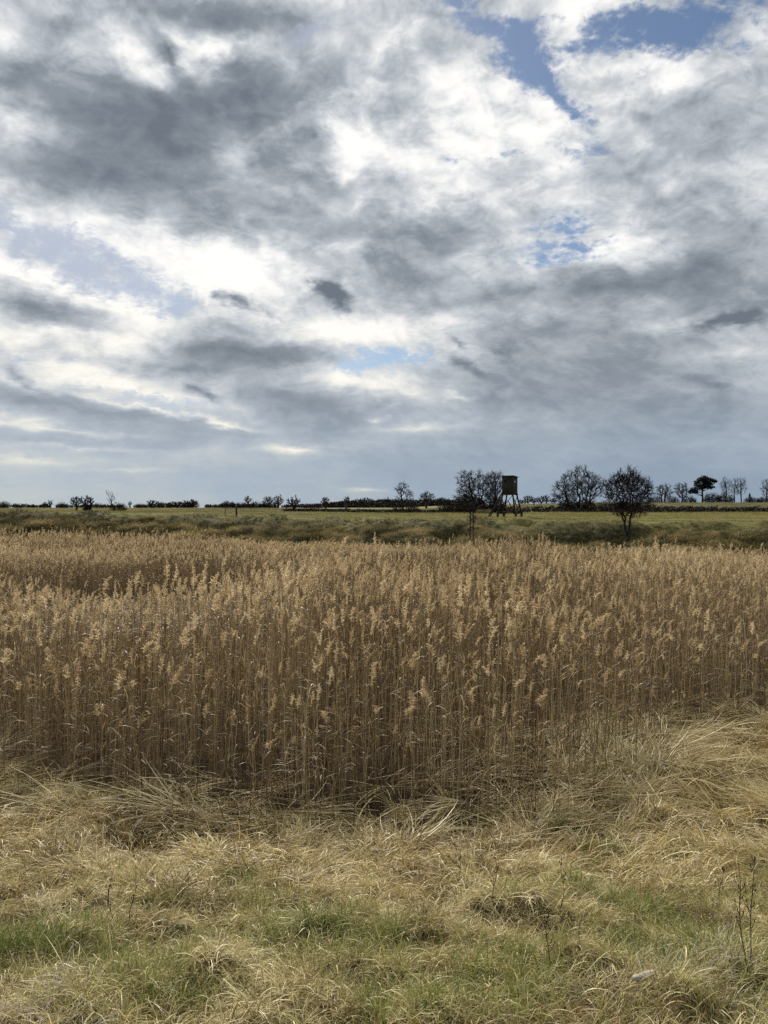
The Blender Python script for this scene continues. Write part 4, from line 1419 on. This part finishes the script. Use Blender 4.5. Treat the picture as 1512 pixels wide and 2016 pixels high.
def stand():
    x, y, z = at(1003.5, 80)
    root = bpy.data.objects.new('hunting_stand', None)
    COL.objects.link(root)
    root.location = (x, y, z)
    root.rotation_euler = (0, 0, R(-31))
    root.scale = (.94, .94, .94)
    tag(root, 'raised wooden hunting stand with boarded cabin and ladder on the meadow', 'hunting stand')
    W, Dp, z0, z1 = 1.28, 1.30, 2.62, 4.55
    hx, hy = W / 2, Dp / 2

    def part(nm, me, parent=root):
        return link(nm, me, parent)
    # legs, splayed, on short thick stub posts joined by sills
    for sx in (-1, 1):
        for sy in (-1, 1):
            part('leg', beam_mesh('leg', (sx * (hx + .38), sy * (hy + .30), .45), (sx * (hx - .04), sy * (hy - .04), z0 - .13), .15, .15, M_WOOD))
            part('stub_post', beam_mesh('stub_post', (sx * (hx + .42), sy * (hy + .24), -.25), (sx * (hx + .42), sy * (hy + .24), .66), .23, .23, M_WOOD))
    for sy in (-1, 1):
        part('sill', beam_mesh('sill', (-hx - .48, sy * (hy + .20) - .16 * sy, .56), (hx + .48, sy * (hy + .20) - .16 * sy, .56), .14, .18, M_WOOD))
    for sx in (-1, 1):
        part('sill', beam_mesh('sill', (sx * (hx + .14), -hy - .30, .42), (sx * (hx + .14), hy + .30, .42), .11, .12, M_WOOD))
    # braces
    for sx in (-1, 1):
        part('brace', beam_mesh('brace', (sx * (hx + .03), -hy - .14, .62), (sx * (hx - .02), hy - .02, 2.3), .05, .10, M_WOOD))
        part('brace', beam_mesh('brace', (sx * (hx + .10), hy + .14, .62), (sx * (hx + .05), -hy + .02, 2.2), .05, .10, M_WOOD))
    part('brace', beam_mesh('brace', (-hx - .10, -hy - .22, .70), (hx - .06, -hy - .06, 2.42), .10, .05, M_WOOD))
    part('brace', beam_mesh('brace', (hx + .10, -hy - .29, .70), (.1, -hy - .16, 1.9), .10, .05, M_WOOD))
    # floor: bearers and deck
    for sy in (-1, 1):
        part('bearer', beam_mesh('bearer', (-hx - .12, sy * (hy - .1), z0 - .08), (hx + .12, sy * (hy - .1), z0 - .08), .10, .14, M_WOOD))
    for i in range(7):
        yy = -hy + (i + .5) * Dp / 7
        part('floor_board', beam_mesh('floor_board', (-hx - .02, yy, z0 + .012), (hx + .02, yy, z0 + .012), Dp / 7 - .012, .035, M_WOOD))
    # corner posts
    for sx in (-1, 1):
        for sy in (-1, 1):
            part('corner_post', beam_mesh('corner_post', (sx * (hx - .05), sy * (hy - .05), z0 + .03), (sx * (hx - .05), sy * (hy - .05), z1 - (.0 if sy < 0 else .10)), .07, .07, M_WOOD))
    # boarded walls with shooting slots: (slot list per wall in board numbers)
    nb = 8
    slots = {'front': {2: (1.22, 1.5), 5: (1.28, 1.48)}, 'right': {2: (1.25, 1.48), 3: (1.25, 1.48)}, 'left': {3: (1.2, 1.5)}, 'rear': {6: (1.25, 1.45)}}
    rr = random.Random(4)
    for wall, sl in slots.items():
        for i in range(nb):
            q = -.5 + (i + .5) / nb
            if wall in ('front', 'rear'):
                s_ = -1 if wall == 'front' else 1
                X0, Y0, bw = q * (W + .02), s_ * (hy + .012), (W + .02) / nb
            else:
                s_ = 1 if wall == 'right' else -1
                X0, Y0, bw = s_ * (hx + .012), q * (Dp - .01), (Dp - .01) / nb
            topz = z1 - (.02 if wall == 'front' else .13 if wall == 'rear' else .03 + .10 * (q + .5))
            lo = z0 - .05 - rr.uniform(0, .05)
            pieces = [(lo, topz)] if i not in sl else [(lo, z0 + sl[i][0]), (z0 + sl[i][1], topz)]
            off = rr.uniform(0, .006)
            for a_, b_ in pieces:
                if wall in ('front', 'rear'):
                    me = beam_mesh('board', (X0, Y0 + s_ * off, a_), (X0, Y0 + s_ * off, b_), .024, bw - rr.uniform(.004, .012), M_WOOD, 0)
                else:
                    me = beam_mesh('board', (X0 + s_ * off, Y0, a_), (X0 + s_ * off, Y0, b_), .024, bw - rr.uniform(.004, .012), M_WOOD, R(90))
                part('board', me)
    part('batten', beam_mesh('batten', (hx + .045, -hy, z0 + .14), (hx + .045, hy, z0 + .14), .03, .09, M_WOOD2))
    # roof, slightly tilted, overhanging
    rf = part('roof', beam_mesh('roof', (0, -hy - .22, z1 + .045), (0, hy + .16, z1 - .09), W + .36, .05, M_ROOF))
    for sx in (-1, 1):
        part('rafter', beam_mesh('rafter', (sx * (hx - .1), -hy - .12, z1 - .01), (sx * (hx - .1), hy + .08, z1 - .135), .06, .07, M_WOOD))
    # ladder to the left side, with its own rails and rungs
    lad = bpy.data.objects.new('ladder', None)
    COL.objects.link(lad)
    lad.parent = root
    b0, b1 = np.array([-hx - 1.95, .10, -.08]), np.array([-hx - .10, .10, z0 + .05])
    # the ladder swings out towards the left of the photograph
    for sy in (-.23, .23):
        part('rail', beam_mesh('rail', b0 + np.array([0, sy * 1.1, 0]), b1 + np.array([0, sy, .25]), .10, .11, M_WOOD), lad)
    for i in range(9):
        t = (i + .6) / 9.3
        c = b0 * (1 - t) + b1 * t
        part('rung', beam_mesh('rung', c + np.array([-.05, -.27, .03]), c + np.array([-.05, .27, .03]), .07, .08, M_WOOD), lad)
    part('handrail', beam_mesh('handrail', b0 * .45 + b1 * .55 + np.array([-.1, -.32, .75]), b1 + np.array([0, -.32, .85]), .05, .05, M_WOOD), root)


stand()


# ------------------------------------------------------------------ posts on the bank
def post(px, dist, h, r, lean, label, mat=M_WOOD):
    x, y, z = at(px, dist)
    root = bpy.data.objects.new('fence_post', None)
    COL.objects.link(root)
    root.location = (x, y, z - .1)
    root.rotation_euler = (0, lean, random.uniform(0, 3))
    n = 8
    a = np.arange(n) * 2 * np.pi / n
    rings = []
    for zz, k_ in ((0, 1.05), (h * .5, 1.0), (h * .97, .92), (h, .8)):
        rings.append(np.stack([r * k_ * np.cos(a) * 1.06, r * k_ * np.sin(a), np.full(n, zz) + (.03 * np.cos(a) if zz >= h * .97 else 0)], -1))
    V = np.concatenate(rings)
    fs = np.array([[j * n + i, j * n + (i + 1) % n, (j + 1) * n + (i + 1) % n, (j + 1) * n + i] for j in range(3) for i in range(n)])
    link('shaft', make_mesh('post', V, [fs, np.array([list(range(3 * n, 4 * n))])], mat), root)
    # rusty staple left from the old wire
    v, f = tubes([(np.array([[-r * 1.1, 0, h * .72], [-r * 1.4, 0, h * .74], [-r * 1.1, 0, h * .76]]), np.full(3, .008))], 4)
    link('staple', make_mesh('staple', v, f, M_BARK2), root)
    tag(root, label, 'post', 'old fence posts on the bank')


post(465.5, 72, 1.15, .085, .02, 'thick upright old fence post on the far bank')
post(442.5, 72, 1.05, .035, -.10, 'thin slightly leaning stake left of the thick fence post')
post(412, 64, .85, .035, -.28, 'leaning stake lower on the bank, left of the upright posts')
post(369, 60, .55, .03, .05, 'short stake near the reed tops left of the leaning stake')


# ------------------------------------------------------------------ dead weed stalks and a pale stone near us
def weed(px, py, h, label, seed, n=7, lean=0.0):
    x, y, z = on_ground(px, py)
    rnd = np.random.default_rng(seed)
    root = bpy.data.objects.new('weed_stalk', None)
    COL.objects.link(root)
    root.location = (x, y, z - .02)
    t = np.linspace(0, 1, 8)
    P = np.stack([lean * h * t ** 1.3 + .012 * np.sin(t * 7 + seed), .02 * np.sin(t * 5 + seed * 2), t * h], -1)
    v, f = tubes([(P, .0036 * (1 - .6 * t))], 5)
    link('stem', make_mesh('weed_stem', v, f, M_WEED), root)
    tw, heads = [], []
    for i in range(n):
        q = rnd.uniform(.35, .98)
        b = np.array([np.interp(q, t, P[:, c]) for c in range(3)])
        a = rnd.uniform(0, 6.28)
        L = h * rnd.uniform(.06, .16) * (1.3 - q)
        e_ = b + np.array([math.cos(a) * L * .6, math.sin(a) * L * .6, L])
        tw.append((np.array([b, (b + e_) / 2 + np.array([0, 0, -.1 * L]), e_]), np.array([.0022, .0018, .0013])))
        heads.append((np.array([e_ - np.array([0, 0, .004]), e_, e_ + np.array([0, 0, .012])]), np.array([.0015, .0042, .0015])))
    v, f = tubes(tw, 4)
    link('twigs', make_mesh('weed_twigs', v, f, M_WEED), root)
    v, f = tubes(heads, 5)
    link('seed_heads', make_mesh('weed_seed_heads', v, f, M_WEED), root)
    tag(root, label, 'weed', 'dark dead weed stalks in the near grass')


weed(1478, 1905, .62, 'tallest dark weed stalk, right of a close pair at the right edge', 1, 9, .03)
weed(1466, 1900, .55, 'dark weed stalk, left of a close pair at the right edge', 2, 8, -.05)
weed(974, 1795, .42, 'single dark weed stalk in the straw below the reeds', 3, 6, .02)
weed(908, 1740, .34, 'dark weed stalk leaning left in the straw below the reeds', 4, 5, -.12)
weed(1106, 1790, .36, 'dark weed stalk standing in the green patch right of the middle', 5, 6, .04)
weed(1080, 1925, .40, 'dark weed stalk low in the picture right of the middle', 6, 6, .0)
weed(216, 1830, .38, 'dark weed stalk standing in the pale grass on the left', 7, 6, .0)
weed(256, 1835, .34, 'thin dark weed stalk right of the one in the left grass', 8, 5, .06)
weed(1420, 1790, .36, 'dark weed stalk left of the tall pair at the right edge', 9, 6, .05)

x, y, z = on_ground(1266, 1952)
rnd = np.random.default_rng(3)
nu, nv = 14, 9
U, Vv = np.meshgrid(np.arange(nu) * 2 * np.pi / nu, np.linspace(.02, np.pi - .02, nv))
q = 1 + .16 * np.sin(2 * U + 1) * np.sin(Vv) + .11 * rnd.normal(0, 1, U.shape) * np.sin(Vv)
S = np.stack([.066 * q * np.cos(Vv) * -1, .021 * q * np.sin(Vv) ** .8 * np.cos(U), .015 * q * np.sin(Vv) ** .7 * np.sin(U) * (1 + .3 * np.cos(Vv)) + .010 * np.cos(Vv) ** 2], -1).reshape(-1, 3)
fs = np.array([[j * nu + i, j * nu + (i + 1) % nu, (j + 1) * nu + (i + 1) % nu, (j + 1) * nu + i] for j in range(nv - 1) for i in range(nu)])
st = link('stone', make_mesh('stone', S, [fs], M_STONE, smooth=True), None, (x, y - .03, z + .085))
st.rotation_euler = (.1, -.18, .25)
tag(st, 'pale elongated stone lying in the grass near the bottom right', 'stone')
